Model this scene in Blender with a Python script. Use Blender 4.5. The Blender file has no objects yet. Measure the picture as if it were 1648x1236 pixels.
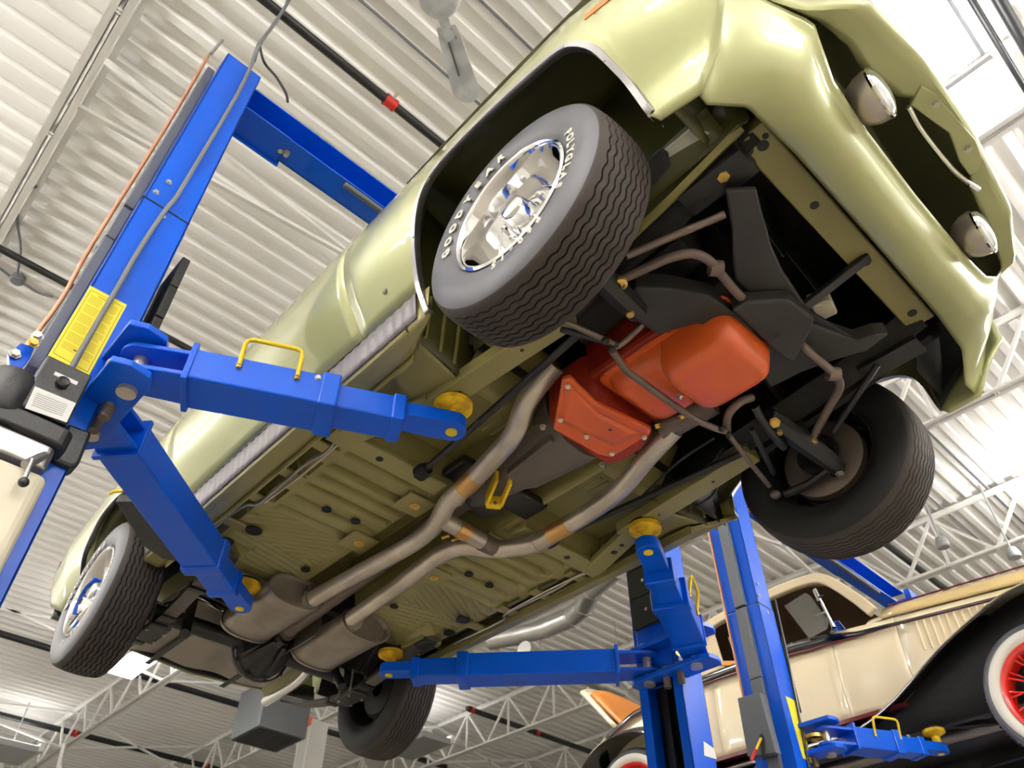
import bpy, math, random
from math import sin, cos, pi, radians, sqrt, atan2
from mathutils import Vector, Matrix
random.seed(7)
SC = bpy.context.scene
COL = SC.collection

# ------------------------------------------------------------------ camera
CAM = Vector((0.85371, -1.65085, 0.45))
YAW, PIT, ROLL, FPX = 2.38629, 0.759866, 0.0025308, 1253.9
_f = Vector((cos(PIT)*cos(YAW), cos(PIT)*sin(YAW), sin(PIT)))
_r0 = _f.cross(Vector((0, 0, 1))).normalized()
_u0 = _r0.cross(_f)
_r = _r0*cos(ROLL) + _u0*sin(ROLL)
_u = _u0*cos(ROLL) - _r0*sin(ROLL)
cd = bpy.data.cameras.new('camera')
cd.sensor_width = 36.0
cd.lens = FPX/1648*36.0
cd.clip_start = 0.05
cd.clip_end = 200
cam = bpy.data.objects.new('camera', cd)
mw = Matrix.Identity(4)
for i in range(3):
    mw[i][0], mw[i][1], mw[i][2], mw[i][3] = _r[i], _u[i], -_f[i], CAM[i]
cam.matrix_world = mw
cd.dof.use_dof = True
cd.dof.focus_distance = 2.6
cd.dof.aperture_fstop = 5.6
COL.objects.link(cam)
SC.camera = cam

# ------------------------------------------------------------------ world, exposure
wd = bpy.data.worlds.new('world')
SC.world = wd
wd.use_nodes = True
wd.node_tree.nodes['Background'].inputs[0].default_value = (0.93, 0.95, 1.0, 1)
wd.node_tree.nodes['Background'].inputs[1].default_value = 0.3
SC.view_settings.view_transform = 'Standard'
SC.view_settings.look = 'None'
SC.view_settings.gamma = 1.0
SC.view_settings.use_curve_mapping = False
SC.view_settings.exposure = 0.36
PANEL_EMIT, ROOF_FILL = 52.0, 132.0     # strength of the ceiling LED panels downward, and of the added roof fill

# ------------------------------------------------------------------ helpers
def at(px, py, ax, v):
    """pixel -> point on the plane ax = v"""
    d = _f + _r*((px-824)/FPX) - _u*((py-618)/FPX)
    i = 'xyz'.index(ax)
    return CAM + d*((v-CAM[i])/d[i])
def pz(pts, z): return [at(x, y, 'z', z) for x, y in pts]
def lin(c):
    c /= 255.0
    return c/12.92 if c <= .04045 else ((c+.055)/1.055)**2.4
def rgb(r, g, b): return (lin(r), lin(g), lin(b), 1.0)
MATS = {}
def mat(name, col, rough=.5, metal=0., coat=0., var=.08, scale=8., bump=0., bscale=60., emit=0., spec=.5, col2=None, trans=0.):
    m = bpy.data.materials.new(name); m.use_nodes = True
    nt = m.node_tree; b = nt.nodes['Principled BSDF']
    b.inputs['Roughness'].default_value = rough
    b.inputs['Metallic'].default_value = metal
    b.inputs['Coat Weight'].default_value = coat
    b.inputs['Coat Roughness'].default_value = .04
    b.inputs['Specular IOR Level'].default_value = spec
    if trans:
        b.inputs['Transmission Weight'].default_value = trans
    tc = nt.nodes.new('ShaderNodeTexCoord')
    n = nt.nodes.new('ShaderNodeTexNoise'); n.inputs['Scale'].default_value = scale; n.inputs['Detail'].default_value = 4
    nt.links.new(tc.outputs['Object'], n.inputs['Vector'])
    mx = nt.nodes.new('ShaderNodeMix'); mx.data_type = 'RGBA'
    c = col
    if col2 is None:
        a = tuple(max(0, x*(1-var)) for x in c[:3])+(1,); d = tuple(min(1, x*(1+var)) for x in c[:3])+(1,)
    else: a, d = c, col2
    mx.inputs[6].default_value = a; mx.inputs[7].default_value = d
    if col2 is not None:
        cr = nt.nodes.new('ShaderNodeMapRange'); cr.inputs[1].default_value = .42; cr.inputs[2].default_value = .62
        nt.links.new(n.outputs[0], cr.inputs[0]); nt.links.new(cr.outputs[0], mx.inputs[0])
    else: nt.links.new(n.outputs[0], mx.inputs[0])
    nt.links.new(mx.outputs[2], b.inputs['Base Color'])
    if bump:
        n2 = nt.nodes.new('ShaderNodeTexNoise'); n2.inputs['Scale'].default_value = bscale; n2.inputs['Detail'].default_value = 3
        nt.links.new(tc.outputs['Object'], n2.inputs['Vector'])
        bp = nt.nodes.new('ShaderNodeBump'); bp.inputs['Strength'].default_value = bump; bp.inputs['Distance'].default_value = .01
        nt.links.new(n2.outputs[0], bp.inputs['Height']); nt.links.new(bp.outputs[0], b.inputs['Normal'])
    if emit:
        b.inputs['Emission Color'].default_value = (1, .985, .965, 1); b.inputs['Emission Strength'].default_value = emit
    MATS[name] = m
    return m

mat('paint', rgb(176, 179, 124), rough=.36, metal=.25, coat=1.0, var=.05, scale=2.5)
mat('under_paint', rgb(142, 134, 80), rough=.42, var=.16, scale=5, bump=.25, bscale=9, coat=.25)
mat('dark_green', rgb(74, 74, 32), rough=.42, var=.2, scale=4, coat=.2)
mat('black_paint', rgb(20, 20, 20), rough=.4, var=.25, scale=10)
mat('black_satin', rgb(25, 25, 25), rough=.45, var=.25, scale=14, coat=.1)
mat('undercoat', rgb(17, 16, 14), rough=.7, var=.3, scale=10, bump=.4, bscale=30)  # black undercoat; also stands in for the darkness of the engine bay
mat('kframe', rgb(47, 45, 43), rough=.5, var=.25, scale=8, bump=.15, bscale=40)
mat('chrome', rgb(235, 235, 235), rough=.06, metal=1., var=.02)
mat('trim_steel', rgb(176, 174, 176), rough=.34, metal=.9, var=.12, scale=30)
mat('rocker_alloy', rgb(136, 130, 132), rough=.5, metal=.5, var=.1, scale=18, bump=.15, bscale=50)
mat('steel', rgb(190, 180, 166), rough=.30, metal=.7, var=.15, scale=6, col2=rgb(214, 202, 188))
mat('pipe_blue', rgb(212, 166, 104), rough=.35, metal=.85, var=.1, scale=20)
mat('rust_steel', rgb(122, 109, 100), rough=.55, metal=.6, var=.2, scale=12)
mat('muffler', rgb(162, 152, 138), rough=.34, metal=.6, var=.15, scale=7, col2=rgb(140, 130, 118), bump=.1, bscale=25)
mat('cast_gray', rgb(108, 100, 93), rough=.6, metal=.35, var=.12, scale=20, bump=.2, bscale=60)
mat('galv', rgb(150, 142, 132), rough=.32, metal=.75, var=.15, scale=5)
mat('orange', rgb(216, 94, 38), rough=.36, var=.1, scale=6, coat=.45)
mat('red_engine', rgb(150, 38, 16), rough=.5, var=.2, scale=30, bump=.3, bscale=50)
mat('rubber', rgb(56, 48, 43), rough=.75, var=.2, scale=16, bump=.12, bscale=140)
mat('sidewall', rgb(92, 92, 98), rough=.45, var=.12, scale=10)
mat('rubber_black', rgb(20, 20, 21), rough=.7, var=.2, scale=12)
mat('letter_white', rgb(232, 228, 214), rough=.6, var=.05)
mat('gold_zinc', rgb(214, 178, 96), rough=.35, metal=.8, var=.1)
mat('bolt', rgb(196, 190, 178), rough=.35, metal=.8, var=.1)
mat('lift_blue', rgb(0, 84, 208), rough=.30, var=.06, scale=5, coat=.06, spec=.3)
mat('yellow', rgb(238, 200, 22), rough=.45, var=.07, scale=10)
mat('pad_yellow', rgb(238, 196, 16), rough=.6, var=.1, scale=26, col2=rgb(196, 150, 22), bump=.3, bscale=40)
mat('label_yellow', rgb(247, 232, 62), rough=.45, var=.03)
mat('print', rgb(176, 142, 12), rough=.6, var=.05)
mat('print_black', rgb(20, 20, 20), rough=.6, var=.05)
mat('print_gray', rgb(150, 150, 154), rough=.6, var=.05)
mat('label_white', rgb(236, 236, 234), rough=.5, var=.03)
mat('cover_gray', rgb(92, 96, 102), rough=.5, var=.08, scale=20)
mat('gray_cable', rgb(112, 114, 118), rough=.55, var=.1)
mat('black_plastic', rgb(32, 33, 35), rough=.42, var=.2, scale=12, bump=.1, bscale=120)
mat('copper', rgb(206, 146, 118), rough=.42, metal=.55, var=.1)
mat('tank_plastic', rgb(232, 224, 202), rough=.4, var=.08, scale=3, spec=.4)
mat('white_paint', rgb(238, 237, 233), rough=.6, var=.03, scale=3)
mat('deck_white', rgb(240, 238, 233), rough=.62, var=.05, scale=1.2, bump=.05, bscale=4)
mat('joist_white', rgb(236, 234, 230), rough=.55, var=.05, scale=5)
mat('wall_white', rgb(226, 223, 217), rough=.8, var=.05, scale=.6)
mat('floor_tan', rgb(126, 119, 107), rough=.45, var=.1, scale=.7, spec=.5)
mat('led', rgb(255, 255, 255), emit=PANEL_EMIT, var=.0)
mat('led_up', rgb(255, 255, 255), emit=ROOF_FILL, var=.0)  # this and the two below are fill added to brighten the roof
mat('led_soft', rgb(255, 255, 255), emit=ROOF_FILL*.17, var=.0)
mat('led_faint', rgb(255, 255, 255), emit=ROOF_FILL*.035, var=.0)
mat('fixture_gray', rgb(170, 172, 174), rough=.5, metal=.3, var=.06)
mat('sprinkler_black', rgb(30, 31, 32), rough=.4, var=.2)
mat('red', rgb(196, 36, 30), rough=.42, var=.08)
mat('duct', rgb(208, 208, 206), rough=.28, metal=.9, var=.08, scale=9, bump=.2, bscale=6)
mat('heater_gray', rgb(100, 103, 105), rough=.5, metal=.3, var=.08, scale=3)
mat('dark_grille', rgb(36, 37, 38), rough=.7, var=.2)
mat('cream', rgb(240, 222, 184), rough=.28, var=.02, coat=.9)
mat('tan_paint', rgb(208, 180, 118), rough=.25, var=.03, coat=.9)
mat('gloss_black', rgb(14, 14, 16), rough=.12, var=.1, coat=.8)
mat('maroon', rgb(96, 20, 24), rough=.3, var=.05)
mat('canvas_brown', rgb(118, 94, 68), rough=.85, var=.15, scale=14, bump=.3, bscale=80)
mat('canvas_cream', rgb(214, 196, 160), rough=.85, var=.05, scale=10)
mat('leather_orange', rgb(206, 128, 50), rough=.35, var=.1, scale=5)
mat('wood_orange', rgb(222, 146, 50), rough=.35, var=.15, scale=10)
mat('whitewall', rgb(238, 234, 222), rough=.5, var=.03)
mat('spoke_red', rgb(214, 34, 24), rough=.22, var=.04, coat=.8)
mat('amber', rgb(206, 120, 20), rough=.2, var=.1, coat=.5)
mat('lens_red', rgb(130, 16, 10), rough=.2, var=.1, coat=.5)
mat('lamp_glass', rgb(225, 228, 230), rough=.08, metal=.85, var=.03)
mat('glass', rgb(200, 196, 184), rough=.05, trans=.85, var=.02)
mat('rubbed_green', rgb(120, 124, 88), rough=.4, scale=7, col2=rgb(196, 198, 186), coat=.3)
mat('primer', rgb(186, 138, 104), rough=.5, var=.1, scale=14, col2=rgb(176, 168, 112))
mat('fan_white', rgb(214, 216, 217), rough=.4, var=.12, scale=9, col2=rgb(188, 190, 192))

class M:
    """collects geometry, then becomes ONE mesh object"""
    def __init__(s): s.v, s.f = [], []
    def add(s, v, f):
        k = len(s.v); s.v += [Vector(p) for p in v]; s.f += [tuple(i+k for i in q) for q in f]; return s
    def box(s, x0, x1, y0, y1, z0, z1, mx=None):
        v = [Vector((x, y, z)) for z in (z0, z1) for y in (y0, y1) for x in (x0, x1)]
        if mx is not None: v = [mx @ p for p in v]
        return s.add(v, [(0, 2, 3, 1), (4, 5, 7, 6), (0, 1, 5, 4), (2, 6, 7, 3), (0, 4, 6, 2), (1, 3, 7, 5)])
    def bar(s, p, q, w, h, up=(0, 0, 1)):
        """box beam from p to q, w across, h along up"""
        p, q = Vector(p), Vector(q); d = (q-p).normalized(); a = d.cross(Vector(up)).normalized(); b = a.cross(d)
        v = []
        for o in (p, q):
            for i, j in ((-1, -1), (1, -1), (1, 1), (-1, 1)): v.append(o + a*(i*w/2) + b*(j*h/2))
        return s.add(v, [(0, 1, 2, 3), (7, 6, 5, 4), (0, 4, 5, 1), (1, 5, 6, 2), (2, 6, 7, 3), (3, 7, 4, 0)])
    def prism(s, poly, ext):
        n = len(poly); e = Vector(ext); v = [Vector(p) for p in poly]+[Vector(p)+e for p in poly]
        f = [tuple(range(n))[::-1], tuple(range(n, 2*n))]+[(i, (i+1) % n, (i+1) % n+n, i+n) for i in range(n)]
        return s.add(v, f)
    def frustum(s, a, b):
        n = len(a); v = list(a)+list(b)
        return s.add(v, [tuple(range(n))[::-1], tuple(range(n, 2*n))]+[(i, (i+1) % n, (i+1) % n+n, i+n) for i in range(n)])
    def tube(s, path, r, n=10, cap=True):
        P = [Vector(p) for p in path]; R = r if isinstance(r, (list, tuple)) else [r]*len(P)
        k = len(s.v); prev = None; L = len(P)
        for i in range(L):
            d = (P[min(i+1, L-1)]-P[max(i-1, 0)]).normalized()
            if prev is None:
                a = d.cross(Vector((0, 0, 1)))
                if a.length < 1e-3: a = d.cross(Vector((1, 0, 0)))
            else: a = prev - d*prev.dot(d)
            a.normalize(); b = d.cross(a); prev = a
            for j in range(n):
                t = 2*pi*j/n; s.v.append(P[i]+(a*cos(t)+b*sin(t))*R[i])
        for i in range(L-1):
            for j in range(n):
                s.f.append((k+i*n+j, k+i*n+(j+1) % n, k+(i+1)*n+(j+1) % n, k+(i+1)*n+j))
        if cap:
            s.f.append(tuple(k+j for j in range(n))[::-1]); s.f.append(tuple(k+(L-1)*n+j for j in range(n)))
        return s
    def cyl(s, p, q, r, n=16, r2=None): return s.tube([p, q], [r, r if r2 is None else r2], n)
    def lathe(s, prof, o, d, n=32, closed=False):
        """prof: (radius, height along d)"""
        o, d = Vector(o), Vector(d).normalized(); a = d.cross(Vector((0, 0, 1)))
        if a.length < 1e-3: a = d.cross(Vector((1, 0, 0)))
        a.normalize(); b = d.cross(a); k = len(s.v); L = len(prof)
        for r, h in prof:
            for j in range(n):
                t = 2*pi*j/n; s.v.append(o+d*h+(a*cos(t)+b*sin(t))*max(r, 1e-4))
        for i in range(L-1 if not closed else L):
            i2 = (i+1) % L
            for j in range(n): s.f.append((k+i*n+j, k+i*n+(j+1) % n, k+i2*n+(j+1) % n, k+i2*n+j))
        return s
    def grid(s, fn, nu, nv):
        k = len(s.v)
        for i in range(nu+1):
            for j in range(nv+1): s.v.append(Vector(fn(i/nu, j/nv)))
        for i in range(nu):
            for j in range(nv):
                a = k+i*(nv+1)+j; s.f.append((a, a+1, a+nv+2, a+nv+1))
        return s
    def ball(s, c, r, n=12, sc=(1, 1, 1)):
        c = Vector(c)
        prof = [(r*sin(pi*i/8), -r*cos(pi*i/8)) for i in range(9)]
        k = len(s.v); s.lathe(prof, (0, 0, 0), (0, 0, 1), n)
        for i in range(k, len(s.v)):
            p = s.v[i]; s.v[i] = Vector((p.x*sc[0], p.y*sc[1], p.z*sc[2]))+c
        return s
    def mesh(s, name, mt, smooth=True, angle=40):
        me = bpy.data.meshes.new(name); me.from_pydata([tuple(p) for p in s.v], [], s.f); me.validate()
        if smooth:
            me.polygons.foreach_set('use_smooth', [True]*len(me.polygons)); me.set_sharp_from_angle(angle=radians(angle))
        me.materials.append(MATS[mt]); return me
    def ribbon(s, path, w, h, side=(0, 1, 0)):
        """continuous rectangular strip: w along side, h across"""
        P = [Vector(p) for p in path]; n = len(P); k = len(s.v); a = Vector(side)
        for i, p in enumerate(P):
            d = (P[min(i+1, n-1)]-P[max(i-1, 0)]).normalized(); b = a.cross(d).normalized()
            for x, y in ((-1, -1), (1, -1), (1, 1), (-1, 1)): s.v.append(p+a*(x*w/2)+b*(y*h/2))
        for i in range(n-1):
            for j in range(4): s.f.append((k+i*4+j, k+i*4+(j+1) % 4, k+(i+1)*4+(j+1) % 4, k+(i+1)*4+j))
        s.f += [(k+3, k+2, k+1, k), tuple(k+(n-1)*4+j for j in range(4))]
        return s
    def obj(s, name, mt, parent=None, smooth=True, bevel=0., solid=0., angle=40, fix=True):
        o = bpy.data.objects.new(name, s.mesh(name, mt, smooth, angle))
        if solid:
            q = o.modifiers.new('solid', 'SOLIDIFY'); q.thickness = solid; q.offset = 0
        if bevel:
            q = o.modifiers.new('bevel', 'BEVEL'); q.width = bevel; q.segments = 2; q.limit_method = 'ANGLE'; q.angle_limit = radians(40)
        return link(o, parent)
def link(o, parent=None):
    COL.objects.link(o)
    if parent is not None:
        o.parent = parent
        if parent.type == 'EMPTY' and parent.get('world_children'): o.matrix_parent_inverse = Matrix.Translation(-parent.location)
    return o
def tag(o, label=None, cat=None, group=None, kind=None):
    if label: o['label'] = label
    if cat: o['category'] = cat
    if group: o['group'] = group
    if kind: o['kind'] = kind
    return o
def thing(name, loc, label=None, cat=None, group=None, parent=None, world=True):
    """Empty at the base of a thing; its children are given in world coordinates"""
    o = bpy.data.objects.new(name, None); o.empty_display_size = .1; o.location = loc
    if world: o['world_children'] = 1
    link(o, parent); return tag(o, label, cat, group)
def copy_tree(o, parent=None, loc=None, rot=None):
    c = o.copy(); COL.objects.link(c); c.parent = parent
    if loc is not None: c.location = loc
    if rot is not None: c.rotation_euler = rot
    for ch in o.children: copy_tree(ch, c)
    return c
def bolt(p, d, r=.008, h=.008, mt='bolt', parent=None, name='bolt'):
    m = M(); d = Vector(d).normalized(); p = Vector(p)
    return m.lathe([(r*1.35, 0), (r*1.35, h*.2), (r, h*.2), (r, h), (1e-4, h)], p, d, 6).obj(name, mt, parent, smooth=False)
def lerp(pts, x):
    if x <= pts[0][0]: return pts[0][1]
    for (a, b), (c, d) in zip(pts, pts[1:]):
        if x <= c: return b+(d-b)*(x-a)/(c-a)
    return pts[-1][1]
def smooth_path(P, k=4):
    """Catmull-Rom through the points"""
    P = [Vector(p) for p in P]; out = []
    for i in range(len(P)-1):
        a = P[max(i-1, 0)]; b = P[i]; c = P[i+1]; d = P[min(i+2, len(P)-1)]
        for j in range(k):
            t = j/k; out.append(.5*((2*b)+(c-a)*t+(2*a-5*b+4*c-d)*t*t+(3*b-a-3*c+d)*t**3))
    return out+[P[-1]]
# ================================================================== the room
DECK = 6.0
X0, X1, Y0, Y1 = -21.0, 9.0, -9.0, 18.0
tag(M().box(X0, X1, Y0, Y1, -.1, 0).obj('floor', 'floor_tan', smooth=False), kind='structure')
# ribbed roof deck: ribs run across the hall (along y), pitch 0.19 m
m = M(); PITCH = .19; x = X0; prof = []
while x < X1:
    prof += [(x, DECK), (x+.062, DECK), (x+.082, DECK+.05), (x+.168, DECK+.05)]; x += PITCH
m.add([(a, y, z) for a, z in prof for y in (Y0, Y1)], [(2*i, 2*i+1, 2*i+3, 2*i+2) for i in range(len(prof)-1)])
ceiling = m.obj('ceiling', 'deck_white', smooth=False); tag(ceiling, kind='structure')
M().box(X0, X1, Y0, Y1, DECK+.055, DECK+.12).obj('roof_board', 'white_paint', ceiling, smooth=False)
for n, b in (('wall_back', (X0-.2, X0, Y0, Y1)), ('wall_left', (X0, X1, Y0-.2, Y0)), ('wall_right', (X0, X1, Y1, Y1+.2)), ('wall_front', (X1, X1+.2, Y0, Y1))):
    tag(M().box(*b, 0, DECK).obj(n, 'wall_white', smooth=False), kind='structure')
# open-web steel joists along x; each chord and web member is its own piece
BOT = 5.27
def joist(y, xs, solid=False):
    j = thing('roof_joist', (0, y, BOT), parent=ceiling); j['world_children'] = 1
    for z, nm in ((DECK-.03, 'top_chord'), (BOT, 'bottom_chord')):
        m = M()
        for s in (-1, 1):
            m.box(xs[0], xs[1], y+s*.035-.025, y+s*.035+.025, z-.004, z+.004); m.box(xs[0], xs[1], y+s*.012-.003, y+s*.012+.003, z-.004, z+.05 if z < 5.6 else z+.0)
            m.box(xs[0], xs[1], y+s*.012-.003, y+s*.012+.003, z-.045, z) if z > 5.6 else None
        m.obj(nm, 'joist_white', j, smooth=False)
    dm = M().bar((0, 0, 0), (.55, 0, DECK-.06-BOT), .034, .034, (0, 1, 0)).mesh('web_diagonal', 'joist_white', False)
    um = M().bar((0, 0, 0), (-.55, 0, DECK-.06-BOT), .034, .034, (0, 1, 0)).mesh('web_diagonal', 'joist_white', False)
    vm = M().bar((0, 0, 0), (0, 0, DECK-.06-BOT), .03, .03, (0, 1, 0)).mesh('web_post', 'joist_white', False)
    x = xs[0]+.2
    while x < xs[1]-1.1:
        for me, dx, nm in ((dm, 0, 'web_diagonal'), (um, 1.1, 'web_diagonal'), (vm, .55, 'web_post')):
            if me is vm and y < 5: continue
            o = bpy.data.objects.new(nm, me); COL.objects.link(o); o.parent = j; o.location = (x+dx, 0, 0)
        x += 1.1
    return j
for y, xs in ((-2.1, (-21, 3)), (2.5, (-21, -8.3)), (2.5, (-.3, 6)), (5.1, (-21, 8)), (7.8, (-21, 8)), (10.4, (-21, 8)), (13.0, (-20.9, 8))): joist(y, xs)
# bridging angles between joists: thin rods across the hall
JY = [-2.1, 2.5, 5.1, 7.8, 10.4, 13.0]
for bx in (-15.2, -11.2, -7.0, -2.9, .8, 4.2):
    for a, b in zip(JY, JY[1:]):
        for za, zb in ((BOT+.02, DECK-.08), (DECK-.08, BOT+.02)):
            M().bar((bx, a, za), (bx, b, zb), .035, .035).obj('bridging_angle', 'joist_white', ceiling, smooth=False)
# H column
m = M(); cx, cy = -11.0, 5.05
m.box(cx-.17, cx-.15, cy-.16, cy+.16, 0, BOT-.02); m.box(cx+.15, cx+.17, cy-.16, cy+.16, 0, BOT-.02); m.box(cx-.15, cx+.15, cy-.01, cy+.01, 0, BOT-.02)
tag(m.obj('steel_column', 'white_paint', smooth=False), 'white steel H column standing beside the square grey heater', 'column', kind='structure')

# ------------------------------------------------------------------ ceiling LED panels
def led(x, y, z, lx, ly, label, chain=True):
    t = thing('ceiling_light', (x, y, z), label, 'light', 'square LED panels hung under the roof joists')
    M().box(x-lx/2-.02, x+lx/2+.02, y-ly/2-.02, y+ly/2+.02, z+.005, z+.05).obj('housing', 'fixture_gray', t, smooth=False, bevel=.004)
    M().box(x-lx/2, x+lx/2, y-ly/2, y+ly/2, z-.004, z+.005).obj('diffuser', 'led', t, smooth=False)
    M().box(x-lx/2, x+lx/2, y-ly/2, y+ly/2, z+.052, z+.060).obj('uplight', 'led_up' if z < 5 else 'led_soft', t, smooth=False)  # upward glow added to whiten the roof deck
    if chain:
        for sx in (-1, 1):
            m = M(); n = int((DECK-z-.07)/.03); q = Vector((x+sx*lx*.4, y, 0))
            m.tube([(q.x, q.y, z+.06), (q.x, q.y, DECK-.01)], .004, 5); m.obj('hanger', 'fixture_gray', t)
    return t
_p = at(1578, 163, 'z', 5.3); led(_p.x, _p.y, 5.3, .32, .42, 'glaring square LED panel beside the hood of the green car')
_p = at(212, 1072, 'z', 5.15); led(_p.x, _p.y, 5.15, .86, .37, 'bright rectangular LED panel below the green car rear wheel')
led(-3.4, 2.2, 5.4, .95, .42, 'LED panel hidden above the transmission of the green car')
led(-7.6, 2.2, 5.4, .95, .42, 'LED panel hidden above the fuel tank of the green car')
led(-.1, 7.6, 5.3, .6, .44, 'LED panel at the right edge above the cream car hood')
for x, y, l in ((-3.4, -6.4, 'LED panel over the aisle left of the lift, next to the lift motor'), (1.26, -5.3, 'LED panel over the aisle left of the lift, middle one'), (5.6, -5.3, 'LED panel over the aisle left of the lift, nearest the front'),
             (5.6, -1.0, 'LED panel in front of the green car, left of centre'), (5.6, 2.7, 'LED panel in front of the green car, right of centre'), (4.0, 7.6, 'LED panel in front of the cream car'), (3.6, 4.6, 'LED panel between the two cars, in front of them'), (3.2, 11.6, 'LED panel in the bay right of the cream car'), (-8.0, -5.3, 'LED panel over the aisle left of the lift, third from the back'), (-12.5, -5.3, 'LED panel over the aisle left of the lift, second from the back'), (-17.0, -5.3, 'LED panel over the aisle left of the lift, farthest back'), (-4.2, 8.8, 'LED panel behind the cream car top')):
    if l.startswith('LED panel behind'): continue
    led(x, y, 4.6, 1.3, .55, l)  # panels out of view, added to brighten the roof and both cars
# ================================================================== the green car
HZ, RZ, WB, TR = 2.204, 2.162, 2.7075, .7655
car = thing('muscle_car', (-1.35, 0, 2.17), 'pale olive green coupe raised on the blue lift, seen from below', 'car')
SECT = [(2.10, .75), (2.20, .785), (2.30, .80), (2.36, .838), (2.42, .876), (2.5, .912), (2.58, .932), (2.65, .936), (2.74, .92), (2.82, .892), (2.9, .85)]
WX = [(-3.75, .86), (-3.6, .92), (-3.3, .965), (-2.7, 1), (.3, 1), (.55, .965), (.7, .93), (.85, .86)]
def ysec(z, x): return lerp(SECT, z)*lerp(WX, x)
F_ARCH = [(-.455, 2.30), (-.45, 2.325), (-.413, 2.41), (-.37, 2.493), (-.326, 2.562), (-.262, 2.605), (-.143, 2.622), (.026, 2.616), (.18, 2.596), (.273, 2.574), (.319, 2.543), (.36, 2.484), (.382, 2.407), (.395, 2.346), (.412, 2.222), (.43, 2.19), (.54, 2.185)]
R_ARCH = [(-3.43, 2.352), (-3.15, 2.345), (-3.13, 2.351), (-3.08, 2.401), (-3.017, 2.469), (-2.9, 2.52), (-2.782, 2.562), (-2.627, 2.57), (-2.5, 2.558), (-2.43, 2.5), (-2.385, 2.4), (-2.36, 2.30)]
def panel(name, xs, zlow, s, ztop=2.9, rows=16):
    m = M(); k = 0
    for x in xs:
        zl = zlow(x)
        for j in range(rows+1):
            t = j/rows; z = zl+(ztop-zl)*t; m.v.append(Vector((x, s*ysec(z, x), z)))
    for i in range(len(xs)-1):
        for j in range(rows):
            a = i*(rows+1)+j; m.f.append((a, a+1, a+rows+2, a+rows+1) if s < 0 else (a, a+rows+1, a+rows+2, a+1))
    return m.obj(name, 'paint', car, solid=.008, angle=30)
def rng(a, b, n): return [a+(b-a)*i/n for i in range(n+1)]
for s in (-1, 1):
    xs = sorted(set(rng(-.7495, -.455, 6)+[a for a, b in F_ARCH]+rng(-.45, .54, 40)+rng(.54, .68, 6)))
    def zf(x): return 2.307 if x <= -.455 else (lerp(F_ARCH, x) if x < .54 else 2.185+(x-.54)*1.42)
    panel('front_fender', xs, zf, s)
    panel('door', rng(-2.055, -.7525, 26), lambda x: 2.309, s)
    xs = sorted(set(rng(-2.36, -2.058, 5)+[a for a, b in R_ARCH]+rng(-3.43, -2.36, 40)+rng(-3.75, -3.43, 10)))
    def zr(x): return 2.307 if x >= -2.36 else (lerp(R_ARCH, x) if x > -3.43 else 2.352-(x+3.43)*.5)
    panel('quarter_panel', xs, zr, s)
    # wheel opening mouldings
    for arch, a, b in ((F_ARCH, -.44, .42), (R_ARCH, -3.12, -2.37)):
        pts = [(x, z) for x, z in arch if a-.03 <= x <= b]
        if arch is F_ARCH: pts = [(-.427, 2.195), (-.445, 2.26)]+pts[1:]
        else: pts = pts+[(-2.352, 2.24), (-2.345, 2.20)]
        P = smooth_path([(x, s*(ysec(z, x)+.004), z) for x, z in pts], 3); m = M(); n = len(P)
        for i, p in enumerate(P):
            d = (P[min(i+1, n-1)]-P[max(i-1, 0)]).normalized(); nrm = Vector((0, s, 0)); q = d.cross(nrm).normalized()
            if q.z < 0 and abs(d.x) > .3: q = -q
            if abs(d.x) <= .3: q = q if (q.x < 0) == (p.x < (a+b)/2) else -q
            for u, w in ((-.004, -.02), (-.004, .002), (.012, .004), (.016, -.004)): m.v.append(p+q*u+nrm*w)
        for i in range(n-1):
            for j in range(3): m.f.append((i*4+j, i*4+j+1, i*4+j+5, i*4+j+4))
        o = m.obj('arch_moulding', 'trim_steel', car, solid=.002)
        for i in range(3, n, 7): bolt(P[i]+Vector((0, s*-.002, 0)), (0, s, 0), .005, .005, 'chrome', o, 'moulding_screw')
    # rocker: ribbed alloy trim, sill and pinch flange
    def trim(u, v):
        x = -.478-1.87*u; z = 2.205+.097*v
        return (x, s*(.787+.015*v+.004+.0014*sin(2*pi*x/.045)), z)
    o = M().grid(trim, 420, 3).obj('rocker_trim', 'rocker_alloy', car, solid=.004)
    for i in range(5): M().cyl((-.62-.38*i, s*.795, 2.275), (-.62-.38*i, s*.803, 2.275), .006, 10).obj('screw_hole', 'black_paint', o)
    m = M().grid(lambda u, v: (-.43-1.93*u, s*lerp([(0, .79), (.25, .786), (.4, .780), (.7, .775-.055*min(1, u*10)), (1, .772-.072*min(1, u*10))], v), lerp([(0, 2.31), (.25, 2.205), (.4, 2.192), (.7, 2.186), (1, 2.20)], v)), 40, 16)
    m.obj('sill', 'under_paint', car, solid=.004)
    M().box(-2.30, -.60, s*.705-.003, s*.705+.003, 2.165, 2.205).obj('pinch_flange', 'under_paint', car, smooth=False)
    M().box(-2.06, -.745, s*.80-.01, s*.80+.004, 2.302, 2.309).obj('door_gap', 'black_paint', car, smooth=False)
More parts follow.
